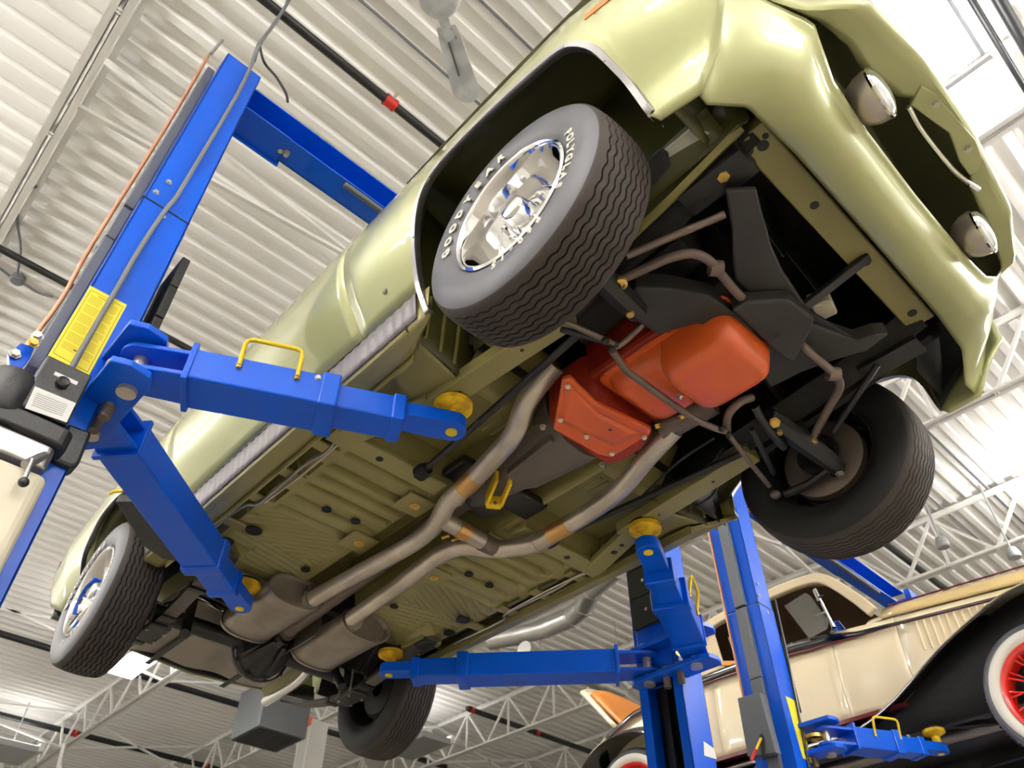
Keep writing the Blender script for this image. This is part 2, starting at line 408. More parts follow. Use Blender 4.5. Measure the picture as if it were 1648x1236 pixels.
# body side badge and side markers (near side shows them)
for s in (-1, 1):
    y = s*(ysec(2.375, -.55)+.002); c = Vector((-.587, y, 2.374))
    M().prism([c+Vector((-.012, 0, 0)), c+Vector((0, 0, -.017)), c+Vector((.012, 0, 0)), c+Vector((0, 0, .017))], (0, s*.005, 0)).obj('emblem', 'chrome', car, smooth=False)
    for (x, z, mt, hh) in ((.44, 2.622, 'amber', .022), (-3.56, 2.62, 'lens_red', .02)):
        def side_rect(hx, hz, off): return [Vector((x+a*hx, s*(ysec(z+b*hz, x+a*hx)+off), z+b*hz)) for a, b in ((-1, -1), (1, -1), (1, 1), (-1, 1))]
        o = M().prism(side_rect(.085, .025, -.003), (0, s*.006, 0)).obj('side_marker', 'chrome', car, smooth=False, bevel=.002)
        M().prism(side_rect(.07, .013, .003), (0, s*.004, 0)).obj('lens', mt, o, smooth=False)
# upper body: hood, cowl, roof, glass, boot lid
def top_edge(x): return lerp([(-3.75, .72), (-3.3, .80), (.3, .85), (.7, .79)], x)
def cap(name, xa, xb, za, zb, mt='paint', inset=0):
    M().grid(lambda u, v: (xa+(xb-xa)*u, (2*v-1)*(ysec(2.9, xa+(xb-xa)*u)+.004-inset), (za+(zb-za)*u)+.05*(1-(2*v-1)**2)), 14, 14).obj(name, mt, car, solid=.006)
cap('hood', .70, -.80, 2.86, 2.90)
cap('boot_lid', -2.95, -3.75, 2.90, 2.80)
M().grid(lambda u, v: (-1.45-1.0*u, (2*v-1)*.60, 3.27+.04*(1-(2*v-1)**2)), 8, 8).obj('roof', 'paint', car, solid=.01)
M().grid(lambda u, v: (-.80-.65*u, (2*v-1)*(.82-.22*u), 2.90+.37*u), 6, 6).obj('windscreen', 'glass', car, solid=.005)
M().grid(lambda u, v: (-2.45-.5*u, (2*v-1)*(.60+.2*u), 3.27-.37*u), 6, 6).obj('rear_window', 'glass', car, solid=.005)
for s in (-1, 1):
    M().add([(-.80, s*.84, 2.90), (-2.95, s*.82, 2.90), (-2.45, s*.60, 3.27), (-1.45, s*.60, 3.27)], [(0, 1, 2, 3)]).obj('side_window', 'glass', car, solid=.005, smooth=False)

# ------------------------------------------------------------------ wheels
def tyre_mesh():
    N = 168; W = .108
    prof = []            # (w, r, zig)
    for w, r in ((-.088, .200), (-.100, .212), (-.110, .235), (-.113, .258), (-.110, .285), (-.104, .305), (-.096, .318)): prof.append((w, r, 0))
    nr = 9
    for i in range(nr):
        a = -.088+.176*i/nr; b = -.088+.176*(i+1)/nr
        crown = lambda w: .336-.010*(abs(w)/.088)**2.4
        g = .0026
        za = 0 if i == 0 else 1; zb = 0 if i == nr-1 else 1
        prof += [(a+(g if za else 0), crown(a), za), (b-(g if zb else 0), crown(b), zb)]
        if i < nr-1: prof += [(b-g*.7, crown(b)-.012, 1), (b+g*.7, crown(b)-.012, 1)]
    for w, r in ((.096, .318), (.104, .305), (.110, .285), (.113, .258), (.110, .235), (.100, .212), (.088, .200)): prof.append((w, r, 0))
    m = M(); L = len(prof)
    for i in range(N):
        t = 2*pi*i/N; tri = (.0028 if i % 4 in (1, 2) else -.0028)
        for w, r, zg in prof: m.v.append(Vector((r*cos(t), w+(tri if zg else 0), r*sin(t))))
    side = []
    for i in range(N):
        j = (i+1) % N
        for k in range(L-1): m.f.append((i*L+k, j*L+k, j*L+k+1, i*L+k+1))
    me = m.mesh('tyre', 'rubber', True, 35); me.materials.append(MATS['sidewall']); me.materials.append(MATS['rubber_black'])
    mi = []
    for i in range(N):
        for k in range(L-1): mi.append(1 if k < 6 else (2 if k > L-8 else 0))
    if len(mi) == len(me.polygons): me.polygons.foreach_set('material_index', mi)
    return me
TYRE = tyre_mesh()
RIM = M().lathe([(.194, .084), (.206, .094), (.207, .102), (.200, .106), (.192, .102), (.189, .094), (.186, .086), (.180, .060), (.174, .030), (.168, .004), (.160, -.010), (.146, -.012), (.128, .004), (.110, .026), (.098, .036), (.086, .038), (.060, .034), (.046, .034)], (0, 0, 0), (0, -1, 0), 64).mesh('rim', 'chrome', True, 50)
CAPM = M().lathe([(.050, .030), (.049, .040), (.040, .080), (.038, .088), (.030, .094), (1e-4, .096)], (0, 0, 0), (0, -1, 0), 32).mesh('centre_cap', 'chrome', True, 50)
BACK = M().lathe([(.200, -.10), (.203, -.092), (.194, -.088), (.188, -.05), (.186, -.02), (.196, .02)], (0, 0, 0), (0, -1, 0), 48).mesh('rim_barrel', 'black_satin', True, 50)
DRUM = M().lathe([(.04, -.06), (.13, -.055), (.145, -.04), (.145, .0)], (0, 0, 0), (0, -1, 0), 40).mesh('brake_drum', 'black_satin', True, 40)
DISC = M().lathe([(.06, -.02), (.145, -.025), (.152, -.03), (.152, -.065), (.145, -.07), (.05, -.07)], (0, 0, 0), (0, -1, 0), 48).mesh('brake_disc', 'rust_steel', True, 40)
LUG = M().lathe([(.010, .02), (.010, .050), (.006, .056), (1e-4, .056)], (0, 0, 0), (0, -1, 0), 6).mesh('lug_nut', 'chrome', False)
SLOT = M().ball((0, 0, 0), .012, 10, (1.7, .5, 1)).mesh('wheel_slot', 'black_paint', True)
def letter_mesh(ch, ang, rad, size):
    """one raised sidewall letter standing on a circle, top outwards, read clockwise from outside (-y)"""
    cu = bpy.data.curves.new('t', 'FONT'); cu.body = ch; cu.size = size; cu.extrude = .0012; cu.align_x = 'CENTER'; cu.resolution_u = 2; cu.offset = size*.045
    o = bpy.data.objects.new('t', cu); COL.objects.link(o); me = bpy.data.meshes.new_from_object(o)
    T = Matrix.Rotation(-(ang-pi/2), 4, 'Y') @ Matrix.Translation((0, -.1125, rad)) @ Matrix.Rotation(radians(90), 4, 'X')
    m = M().add([T @ v.co for v in me.vertices], [tuple(p.vertices) for p in me.polygons])
    bpy.data.objects.remove(o); bpy.data.curves.remove(cu); bpy.data.meshes.remove(me)
    return m.mesh('sidewall_letter', 'letter_white', False)
LET = []
for word, a0, a1, rad, size in (('GOODYEAR', 179, 94, .224, .042), ('POLYGLAS', 11, -37, .230, .033), ('F60-15', -60, -98, .230, .031)):
    for i, ch in enumerate(word):
        LET.append(letter_mesh(ch, radians(a0+(a1-a0)*i/(len(word)-1)), rad, size))
def make_wheel(loc, flip, name='wheel'):
    w = thing(name, loc, parent=car); w.matrix_parent_inverse = Matrix.Translation(-car.location); del w['world_children']
    if flip: w.rotation_euler = (0, 0, pi)
    def add(nm, me, l=(0, 0, 0), r=None):
        o = bpy.data.objects.new(nm, me); COL.objects.link(o); o.parent = w; o.location = l
        if r: o.rotation_euler = r
        return o
    ty = add('tyre', TYRE); add('rim', RIM); add('rim_barrel', BACK); add('centre_cap', CAPM); (add('brake_disc', DISC) if loc[0] > -1 else add('brake_drum', DRUM))
    rot = radians(-18) if not flip else 0
    if not flip:
        for me in LET: add('sidewall_letter', me)
    for k in range(5):
        a = 2*pi*k/5+.4; add('lug_nut', LUG, (.072*cos(a), 0, .072*sin(a)))
    return w
make_wheel((0, -TR, HZ), False); make_wheel((-WB, -TR, RZ), False)
make_wheel((0, TR, HZ), True); make_wheel((-WB, TR, RZ), True)
# ------------------------------------------------------------------ nose: valance, header panel, lamps, radiator support
def xy_sym(pts): return pts
VAL_REAR = [(-.705, .522), (-.602, .579), (-.40, .592), (-.14, .594), (.14, .594), (.40, .592), (.602, .579), (.705, .522)]
VAL_FRONT = [(-.80, .65), (-.62, .745), (-.40, .748), (-.2, .744), (0, .742), (.2, .744), (.40, .748), (.62, .745), (.80, .65)]
# lip of the valance: lower edge of the opening, rising at both ends into the fender extension
LIP_X = [(0, .742), (.30, .746), (.45, .755), (.53, .780), (.565, .795), (.60, .775), (.68, .735), (.78, .665)]
LIP_Z = [(0, 2.336), (.36, 2.338), (.45, 2.352), (.52, 2.39), (.565, 2.445), (.60, 2.466), (.68, 2.50), (.78, 2.555)]
REAR_X = [(0, .594), (.40, .592), (.602, .579), (.705, .524), (.74, .530)]
def ssort(u):                      # more columns towards the ends
    t = 2*u-1; return (1 if t > 0 else -1)*abs(t)**.8
def valance(u, v):
    k = ssort(u); yr = .742*k; yf = .785*k
    y = yr+(yf-yr)*v
    xr = lerp(REAR_X, abs(yr)); xf = lerp(LIP_X, abs(yf)); zf = lerp(LIP_Z, abs(yf)); zr = 2.268-.07*max(0, (abs(yr)-.60)/.14)
    b = sin(pi*min(v*1.15, 1)); end = max(0, (abs(y)-.52)/.26)
    x = xr+(xf-xr)*v+.020*b*(1-end)+.03*sin(pi*v)*end
    z = zr+(zf-zr)*v**(1.6-.6*min(1, end))-.030*b*(1-min(1, end))
    return (x, y*(1+.012*sin(pi*v)*min(1, end)), z)
M().grid(valance, 64, 22).obj('front_valance', 'paint', car, solid=.006)
for p in ((1276, 213), (1442, 365), (1526, 509)): M().ball(at(*p, 'z', 2.262), .008, 10, (1, 1.3, .4)).obj('valance_hole', 'black_paint', car)
# header panel over the opening with its lower flange
HX_OUT = [(-.80, .66), (-.70, .735), (-.60, .80), (-.565, .845), (-.49, .915), (-.26, .945), (.05, .945), (.38, .915), (.565, .855), (.60, .80), (.70, .735), (.80, .66)]
HX_IN = [(-.80, .655), (-.70, .73), (-.60, .785), (-.56, .803), (-.43, .825), (-.35, .815), (-.20, .85), (-.14, .905), (.12, .905), (.20, .86), (.42, .83), (.56, .803), (.60, .785), (.70, .73), (.80, .655)]
HZ_IN = [(0, 2.475), (.54, 2.472), (.565, 2.458), (.60, 2.472), (.68, 2.507), (.80, 2.565)]
def header(u, v):
    y = .80*ssort(u); xo = lerp(HX_OUT, y); xi = lerp(HX_IN, y); z0 = lerp(HZ_IN, abs(y)); e = max(0, (abs(y)-.56)/.24)
    x = lerp([(0, xi), (.2, xo-.010), (.28, xo), (.45, xo-.004), (.62, xo-.03), (1, xo-.22)], v)
    z = z0+lerp([(0, 0), (.2, -.006*(1-e)), (.28, .014), (.45, .06), (.62, .12), (1, .38-.12*e)], v)
    return (x, y, z)
M().grid(header, 64, 22).obj('header_panel', 'paint', car, solid=.006)
# bumper brackets with bolts at the middle of the opening
def plate(pts, z, h, name, mt, par=car, bv=.004): return M().prism(pz(pts, z), (0, 0, h)).obj(name, mt, par, smooth=False, bevel=bv)
o = plate([(1483, 138), (1505, 150), (1570, 225), (1582, 255), (1575, 275), (1560, 283), (1545, 262), (1528, 215), (1465, 170)], 2.462, .02, 'centre_bracket', 'paint')
for p in ((1507, 167), (1558, 240)): bolt(at(*p, 'z', 2.461), (0, 0, -1), .009, .006, 'bolt', o)
# dark grille cavity
M().grid(lambda u, v: (.70-.16*sin(pi*v), -.56+1.12*u, 2.32+.17*v), 10, 8).obj('grille_cavity', 'black_paint', car, solid=.004)
# slender horizontal bar in the opening
M().tube(smooth_path(pz([(1462, 172), (1480, 205), (1510, 245), (1540, 280), (1575, 305)], 2.44), 4), .007, 8).obj('grille_bar', 'chrome', car)
# headlamps
for s in (-1, 1):
    c = Vector((.815, s*.312, 2.39)); d = Vector((1, 0, -.10)).normalized()
    h = thing('headlight', c, parent=car); h.matrix_parent_inverse = Matrix.Translation(-car.location); h['world_children'] = 1
    M().lathe([(.03, -.075), (.055, -.06), (.07, -.03), (.074, 0), (.070, .004)], c, d, 32).obj('headlight_bucket', 'steel', h)
    M().lathe([(.074, 0), (.077, .006), (.074, .012), (.069, .010)], c, d, 32).obj('headlight_ring', 'chrome', h)
    M().lathe([(.069, .008), (.060, .018), (.04, .025), (.02, .028), (1e-4, .029)], c, d, 32).obj('headlight_lens', 'lamp_glass', h)
# lower radiator yoke (light olive box beam with holes)
def beam_holes(p, q, w, h, name, holes, mt='under_paint'):
    o = M().bar(p, q, w, h).obj(name, mt, car, smooth=False, bevel=.006)
    p, q = Vector(p), Vector(q)
    for t, off, r in holes:
        c = p.lerp(q, t)+Vector((off, 0, -h/2)); M().cyl(c-Vector((0, 0, .0015)), c+Vector((0, 0, .004)), r, 14).obj('hole', 'black_paint', o)
    return o
beam_holes((.532, -.50, 2.355), (.532, .475, 2.355), .088, .05, 'radiator_yoke', [(.06, .005, .016), (.04, .025, .009), (.33, .0, .013), (.63, 0, .013), (.93, 0, .015)])
beam_holes((.605, -.43, 2.385), (.605, .45, 2.385), .05, .03, 'valance_brace', [(.28, 0, .012), (.33, .004, .012), (.62, 0, .011), (.74, 0, .011), (.78, 0, .011)])
for s in (-1, 1):
    # front frame horns, kicked up, with inner fender aprons
    m = M().tube([(.53, s*.475, 2.37), (.36, s*.475, 2.33), (.24, s*.47, 2.30), (-.20, s*.465, 2.25)], .06, 4); m.obj('frame_horn', 'undercoat', car, smooth=False)
    M().tube([(.53, s*.535, 2.315), (.30, s*.53, 2.265), (.10, s*.525, 2.235), (-.15, s*.52, 2.205)], .014, 4).obj('horn_flange', 'under_paint' if s < 0 else 'undercoat', car, smooth=False)
    M().grid(lambda u, v: (.56-1.06*u, s*(.545+.05*v), 2.25+.06*(1-u)+.60*v), 8, 4).obj('inner_fender', 'dark_green' if s < 0 else 'undercoat', car, solid=.004)
    M().grid(lambda u, v: (.50-1.0*u, s*(.56+.33*v), 2.86+.02*sin(pi*u)), 6, 4).obj('wheelhouse_roof', 'dark_green' if s < 0 else 'undercoat', car, solid=.004)
    # fender inner ledge (pale panel ahead of the wheel)
    M().grid(lambda u, v: (.17+.32*u, s*(.52+.10*v), 2.285+.03*u+.05*v), 6, 4).obj('apron_ledge', 'dark_green' if s < 0 else 'undercoat', car, solid=.004)
    # rear splash panel of the front wheelhouse with pressed ribs
    o = M().grid(lambda u, v: (-.58+.05*u+.02*v, s*(.46+.33*u), 2.19+.62*v), 4, 4).obj('splash_panel', 'dark_green', car, solid=.004)
    for k in range(3): M().tube([(-.558+.013*k, s*(.575+.07*k), 2.215), (-.548+.013*k, s*(.575+.07*k), 2.40)], .006, 6).obj('pressed_rib', 'under_paint', o)
    M().grid(lambda u, v: (.44+.12*u, s*(.56+.20*v), (2.30 if s < 0 else 2.24)+.4*u), 4, 4).obj('front_splash', 'dark_green' if s < 0 else 'undercoat', car, solid=.004)
for s in (-1, 1): M().grid(lambda u, v: (.42+.24*u, s*(ysec(2.20+.62*v+.25*u*(1-v), .42+.24*u)-.03), 2.20+.62*v+.25*u*(1-v)), 6, 8).obj('fender_liner', 'undercoat', car, solid=.003)
# engine bay firewall and top, coloured black to give the bay its darkness
M().grid(lambda u, v: (-.52, -.55+1.1*u, 2.30+.58*v), 4, 4).obj('firewall', 'undercoat', car, solid=.004)
M().grid(lambda u, v: (.50, -.52+1.04*u, 2.36+.46*v), 4, 4).obj('radiator', 'black_paint', car, solid=.02)
M().grid(lambda u, v: (.66-1.2*u, -.545+1.09*v, 2.82), 4, 4).obj('engine_bay_liner', 'undercoat', car, solid=.004)
# diagonal black brace, white jug and small brackets in the nose
M().bar(at(1290, 497, 'z', 2.25), at(1398, 412, 'z', 2.33), .03, .02).obj('radiator_brace', 'black_satin', car, smooth=False, bevel=.003)
o = M().prism(pz([(1303, 493), (1340, 484), (1350, 505), (1318, 520)], 2.33), (0, 0, .06)).obj('washer_jug', 'tank_plastic', car, smooth=False, bevel=.008)
plate([(1398, 368), (1417, 356), (1424, 364), (1406, 378)], 2.335, .015, 'yoke_tab', 'under_paint')
# pale rubbed apron panel, bump stop flap and yoke gusset on the near side
M().prism(pz([(1058, 312), (1062, 248), (1112, 207), (1148, 214), (1156, 250)], 2.335), (0, 0, .01)).obj('apron_panel', 'rubbed_green', car, smooth=False, bevel=.004)
M().prism(pz([(1040, 262), (1064, 240), (1076, 247), (1079, 268), (1052, 300), (1044, 296)], 2.24), (0, 0, .012)).obj('rubber_flap', 'rubber_black', car, smooth=False, bevel=.004)
o = M().prism(pz([(1152, 262), (1206, 220), (1223, 246), (1185, 275)], 2.322), (0, 0, .012)).obj('yoke_gusset', 'under_paint', car, smooth=False, bevel=.003)
M().cyl(at(1203, 242, 'z', 2.3205), at(1203, 242, 'z', 2.326), .016, 14).obj('hole', 'black_paint', o)
# ------------------------------------------------------------------ floor pan (pressed sheet, one surface)
def floor_h(x, y):
    a = abs(y); z = 2.205
    if a < .17: z += .27*(1-max(0, (a-.11))/.06) if a > .11 else .27        # tunnel
    if .18 < a < .66:
        for xr, h in ((-1.155, .022), (-1.265, .026), (-1.345, .022), (-1.43, .026), (-1.53, .022), (-1.63, .026)):
            d = abs(x-xr)
            if d < .028 and a < .58: z += h*min(1, 2.2*.5*(1+cos(pi*d/.028)))*min(1, (.58-a)/.03)
        if -2.10 < x < -1.66 and .22 < a < .62:                              # fanned stiffening grooves
            g = (x*(1.0) + (a-.42)*(.55 if x > -1.9 else -.2)); t = (g/.036) % 1
            z += .014*(.5+.5*cos(2*pi*t))*min(1, (a-.22)/.04)*min(1, (.62-a)/.04)
        if x > -1.04: z += .10*min(1, (x+1.04)/.02)
    if a > .635: z += .07*min(1, (a-.635)/.03)
    if -1.75 < x < -.95 and .60 < a < .70: z += .02*(1 if sin(2*pi*x/.23) > .2 else 0)
    return z
M().grid(lambda u, v: (-.58-1.58*u, -.71+1.42*v, floor_h(-.58-1.58*u, -.71+1.42*v)), 280, 210).obj('floor_pan', 'under_paint', car, solid=.003, angle=50)
# toe boards and footwell roofs at the front of the pan
for s in (-1, 1):
    o = M().grid(lambda u, v: (-.62+.16*u, s*(.17+.33*v), 2.22+.2*u), 6, 8).obj('toe_board', 'under_paint', car, solid=.004)
    for k in range(4): M().tube([(-.64-.0*k, s*(.22+.035*k), 2.215), (-.74, s*(.22+.035*k), 2.215)], .006, 6).obj('pressed_rib', 'under_paint', o)
    # seat reinforcement plates with drain plugs
    for x in (-1.235, -1.605):
        y = s*.20
        o = M().box(x-.065, x+.06, y-.065, y+.055, 2.186, 2.196).obj('seat_plate', 'under_paint', car, smooth=False, bevel=.004)
        c = Vector((x, y, 2.186)); M().lathe([(.021, 0), (.021, -.004), (.016, -.004), (.014, -.001), (.008, -.001), (.006, -.006), (1e-4, -.006)], c, (0, 0, 1), 20).obj('drain_plug', 'gold_zinc', o)
    for x, y, r in ((-1.50, .43, .020), (-1.49, .30, .020), (-1.83, .56, .034), (-1.98, .60, .03), (-1.95, .24, .02), (-1.62, .62, .02)):
        M().lathe([(r, 0), (r, -.004), (r*.8, -.006), (r*.6, -.003), (1e-4, -.004)], (x, s*y, 2.195), (0, 0, 1), 18).obj('floor_plug', 'rubber_black', car)
    # cross member and diagonal of the front frame (torque box)
    beam_holes((-1.075, s*.69, 2.188), (-1.075, s*.20, 2.188), .085, .03, 'floor_cross_member', [(.42, 0, .014), (.75, .01, .012)])
    beam_holes((-1.06, s*.64, 2.183), (-.72, s*.53, 2.183), .085, .03, 'torque_diagonal', [(.45, 0, .014), (.62, 0, .010)])
    beam_holes((-.80, s*.525, 2.188), (-.15, s*.475, 2.20), .085, .05, 'frame_rail', [(.3, 0, .005), (.7, .01, .006)])
    m = M().grid(lambda u, v: (-.585+.045*v-.20*u, s*(.50+.235*v-.05*u*v), 2.183+.012*sin(pi*u)+.02*v*v), 8, 8); m.obj('torque_box', 'under_paint', car, solid=.004)
    # recess boxes beside the sill: jack brackets
    for k in range(4):
        x = -1.18-.22*k
        M().bar((x, s*.60, 2.192), (x, s*.70, 2.197), .05, .012).obj('floor_outrigger', 'under_paint', car, smooth=False, bevel=.003)
    # fuel / brake line along the sill
    M().tube(smooth_path([(-.72, s*.56, 2.185), (-1.0, s*.655, 2.183), (-1.18, s*.64, 2.182), (-1.30, s*.655, 2.182), (-1.62, s*.65, 2.182), (-1.7, s*.685, 2.182), (-2.05, s*.69, 2.19)], 5), .006, 6).obj('brake_line', 'trim_steel', car)
    M().tube(smooth_path([(-1.0, s*.64, 2.178), (-1.32, s*.63, 2.178), (-1.60, s*.64, 2.178)], 4), .0045, 6).obj('brake_cable', 'steel', car)
    # rear frame rails, kick-up and outer wheelhouse
    M().tube([(-1.98, s*.52, 2.21), (-2.25, s*.50, 2.24), (-2.5, s*.48, 2.36), (-2.95, s*.48, 2.38), (-3.55, s*.48, 2.34)], .05, 4).obj('rear_rail', 'under_paint', car, smooth=False)
    M().grid(lambda u, v: (-2.16-.22*u, s*(.20+.50*v), 2.205+.10*u), 6, 6).obj('kick_up_panel', 'under_paint', car, solid=.004)
    o = M().box(-2.24, -2.06, s*.56-.06, s*.56+.06, 2.165, 2.20).obj('spring_hanger_box', 'under_paint', car, smooth=False, bevel=.006)
    M().box(-2.21, -2.10, s*.57-.04, s*.57+.04, 2.162, 2.166).obj('opening', 'black_paint', o, smooth=False)
    M().grid(lambda u, v: (-WB+.03-.40*cos(pi*u)*(1-.0*v), s*(.56+v*(ysec(2.20+.40*sin(pi*u), -WB+.03-.40*cos(pi*u))-.03-.56)), 2.20+.40*sin(pi*u)), 20, 5).obj('rear_wheelhouse', 'dark_green' if s < 0 else 'undercoat', car, solid=.004)
M().grid(lambda u, v: (-2.36-.30*u, -.60+1.2*v, 2.30+.14*u), 6, 6).obj('rear_kick_panel', 'undercoat', car, solid=.004)
M().grid(lambda u, v: (-2.64-1.0*u, -.70+1.4*v, 2.46), 6, 6).obj('boot_floor', 'undercoat', car, solid=.004)
M().grid(lambda u, v: (-.56-2.2*u, -.80+1.6*v, 2.53), 4, 4).obj('cabin_lining', 'undercoat', car, solid=.004)  # unseen black sheet added to block light leaking past the floor
M().grid(lambda u, v: (-2.155-.26*u, -.20+.40*v, 2.50-.16*u), 4, 4).obj('tunnel_end', 'under_paint', car, solid=.004)
# fuel tank, rear valance
o = M().grid(lambda u, v: (-2.98-.56*u, -.52+1.04*v, 2.44-.15*min(1, 6*u, 6*(1-u), 8*v, 8*(1-v))-.008*sin(2*pi*v*3)), 40, 60).obj('fuel_tank', 'galv', car)
for y in (-.25, .2): M().bar((-2.96, y, 2.285), (-3.56, y, 2.285), .03, .006).obj('tank_strap', 'black_satin', o, smooth=False)
M().grid(lambda u, v: (-3.56-.10*v-.05*sin(pi*u)*v, -.80+1.6*u, 2.30+.06*abs(2*u-1)+.30*v), 20, 6).obj('rear_valance', 'paint', car, solid=.006)
M().grid(lambda u, v: (-3.54-.03*v, -.80+1.6*u, 2.305+.05*abs(2*u-1)+.1*v), 12, 3).obj('rear_inner_flange', 'black_paint', car, solid=.004)

# ------------------------------------------------------------------ exhaust
EZ = 2.125
def pipe(px, r, name, mt='steel', z=EZ, k=5, zs=None):
    P = [at(a, b, 'z', (zs[i] if zs else z)) for i, (a, b) in enumerate(px)]
    return M().tube(smooth_path(P, k), r, 18).obj(name, mt, car)
R_PIPE = [(893, 588), (868, 618), (845, 650), (833, 685), (820, 708), (795, 736), (757, 776), (722, 808), (705, 838), (690, 855), (655, 880), (580, 921), (505, 963)]
L_PIPE = [(1085, 690), (1040, 738), (1000, 785), (958, 818), (905, 850), (868, 872), (836, 880), (790, 884), (745, 880), (715, 889), (690, 905), (630, 950), (566, 995)]
rp = pipe(R_PIPE, .036, 'exhaust_pipe', zs=[2.27, 2.235, 2.20, 2.165, 2.14]+[EZ]*8)
lp = pipe(L_PIPE, .036, 'exhaust_pipe', zs=[2.19, 2.16, 2.14, 2.13]+[EZ]*9)
def band(p, q, r, mt, par, name): return M().cyl(at(*p, 'z', EZ), at(*q, 'z', EZ), r, 20).obj(name, mt, par)
band((768, 765), (746, 786), .0375, 'pipe_blue', rp, 'heat_band'); band((916, 844), (886, 860), .0375, 'pipe_blue', lp, 'heat_band')
band((735, 797), (732, 800), .039, 'steel', rp, 'weld_seam'); band((866, 873), (862, 875), .039, 'steel', lp, 'weld_seam')
h = M().tube(pz([(709, 835), (800, 884)], EZ), .034, 18).obj('crossover_pipe', 'steel', car)
band((735, 848), (752, 858), .0365, 'pipe_blue', h, 'band_clamp'); band((775, 871), (794, 881), .037, 'rust_steel', h, 'sleeve')
for q, d in (((722, 862), (-.3, -.6, -.4)), ((738, 866), (-.3, -.6, -.4))): bolt(at(*q, 'z', EZ-.01), d, .006, .03, 'gold_zinc', h, 'clamp_bolt')
def muffler(c, name, di):
    t = thing(name, c, parent=car); t.matrix_parent_inverse = Matrix.Translation(-car.location); t['world_children'] = 1
    n = 36; m = M(); st = [(-.215, .90), (-.213, .97), (-.205, 1.0), (.205, 1.0), (.213, .97), (.215, .90)]
    def ov(sc): return [(sc*.128*(abs(cos(a))**.75)*(1 if cos(a) > 0 else -1), sc*.066*(abs(sin(a))**.85)*(1 if sin(a) > 0 else -1)) for a in [2*pi*j/n for j in range(n)]]
    for dx, sc in st:
        for y, z in ov(sc): m.v.append(Vector((c[0]+dx, c[1]+y, c[2]+z)))
    for i in range(len(st)-1):
        for j in range(n): m.f.append((i*n+j, i*n+(j+1) % n, (i+1)*n+(j+1) % n, (i+1)*n+j))
    m.obj('muffler_shell', 'muffler', t)
    for sx in (-1, 1):
        mm = M(); L = []
        for sc, dx in ((1.045, .205), (1.045, .222), (.95, .222), (.85, .206), (.5, .204)):
            L.append(len(mm.v))
            for y, z in ov(sc): mm.v.append(Vector((c[0]+sx*dx, c[1]+y, c[2]+z)))
        for a in range(4):
            for j in range(n): mm.f.append((L[a]+j, L[a]+(j+1) % n, L[a+1]+(j+1) % n, L[a+1]+j))
        mm.f.append(tuple(L[4]+j for j in range(n))); mm.obj('muffler_end', 'muffler', t)
    M().cyl((c[0]+.20, c[1]+di, c[2]-.01), (c[0]+.235, c[1]+di, c[2]-.012), .040, 16).obj('inlet_collar', 'steel', t)
    o = M().box(c[0]+.215, c[0]+.245, c[1]+di-.035, c[1]+di+.035, c[2]+.01, c[2]+.05).obj('saddle_clamp', 'rust_steel', t, smooth=False, bevel=.006)
    for k in (-1, 1): bolt((c[0]+.23, c[1]+di+k*.04, c[2]+.01), (0, 0, -1), .006, .02, 'bolt', o)
    return t
MR = at(437, 968, 'z', 2.135); ML = at(560, 1022, 'z', 2.135)
muffler((-2.27, -.205, 2.14), 'muffler', .075); muffler((-2.32, .20, 2.14), 'muffler', -.075)
for s, dx in ((-1, 0), (1, -.09)):
    M().tube(smooth_path([(-2.47+dx, s*.23, 2.16), (-2.58+dx, s*.33, 2.24), (-2.74, s*.40, 2.33), (-2.9, s*.42, 2.32), (-3.1, s*.44, 2.25), (-3.5, s*.46, 2.25)], 5), .026, 14).obj('tailpipe', 'chrome', car)
# heat shield flap between the mufflers
M().grid(lambda u, v: (-2.28-.30*u, .045+.02*sin(pi*v), 2.10+.13*v), 6, 6).obj('heat_shield', 'galv', car, solid=.003)

# ------------------------------------------------------------------ engine and gearbox
# oil pan: flange, shallow tray and deep sump
def ring(pts, z): return pz(pts, z)
def loft(rings, name, mt, par=car, bevel=0, angle=40):
    m = M(); n = len(rings[0]); 
    for r_ in rings: m.v += [Vector(p) for p in r_]
    for i in range(len(rings)-1):
        for j in range(n): m.f.append((i*n+j, i*n+(j+1) % n, (i+1)*n+(j+1) % n, (i+1)*n+j))
    m.f.append(tuple(range(n))[::-1]); m.f.append(tuple((len(rings)-1)*n+j for j in range(n)))
    return m.obj(name, mt, par, bevel=bevel, angle=angle)
oil = thing('oil_pan', (0, 0, 2.1), parent=car); oil.matrix_parent_inverse = Matrix.Translation(-car.location); oil['world_children'] = 1
def rect(x0, x1, y0, y1, z, r=.03, n=4):
    out = []
    for cx, cy, a0 in ((x1-r, y1-r, 0), (x0+r, y1-r, 90), (x0+r, y0+r, 180), (x1-r, y0+r, 270)):
        for i in range(n+1):
            a = radians(a0+90*i/n); out.append(Vector((cx+r*cos(a), cy+r*sin(a), z)))
    return out
loft([rect(-.30, .20, -.185, .135, 2.235), rect(-.30, .20, -.185, .135, 2.225)], 'pan_flange', 'orange', oil, .002)
loft([rect(-.285, -.0, -.165, .115, 2.23, .04), rect(-.275, .0, -.155, .105, 2.19, .05), rect(-.25, -.01, -.13, .08, 2.165, .05), rect(-.24, -.02, -.12, .07, 2.16, .05)], 'pan_tray', 'orange', oil, angle=60)
loft([rect(-.10, .19, -.165, .115, 2.23, .05), rect(-.095, .185, -.155, .11, 2.17, .06), rect(-.085, .175, -.145, .10, 2.115, .06), rect(-.07, .16, -.13, .085, 2.098, .05), rect(-.05, .14, -.11, .065, 2.094, .05)], 'pan_sump', 'orange', oil, angle=60)
bolt(at(1095, 636, 'z', 2.13), (-.7, .2, -.6), .009, .012, 'bolt', oil, 'drain_bolt')
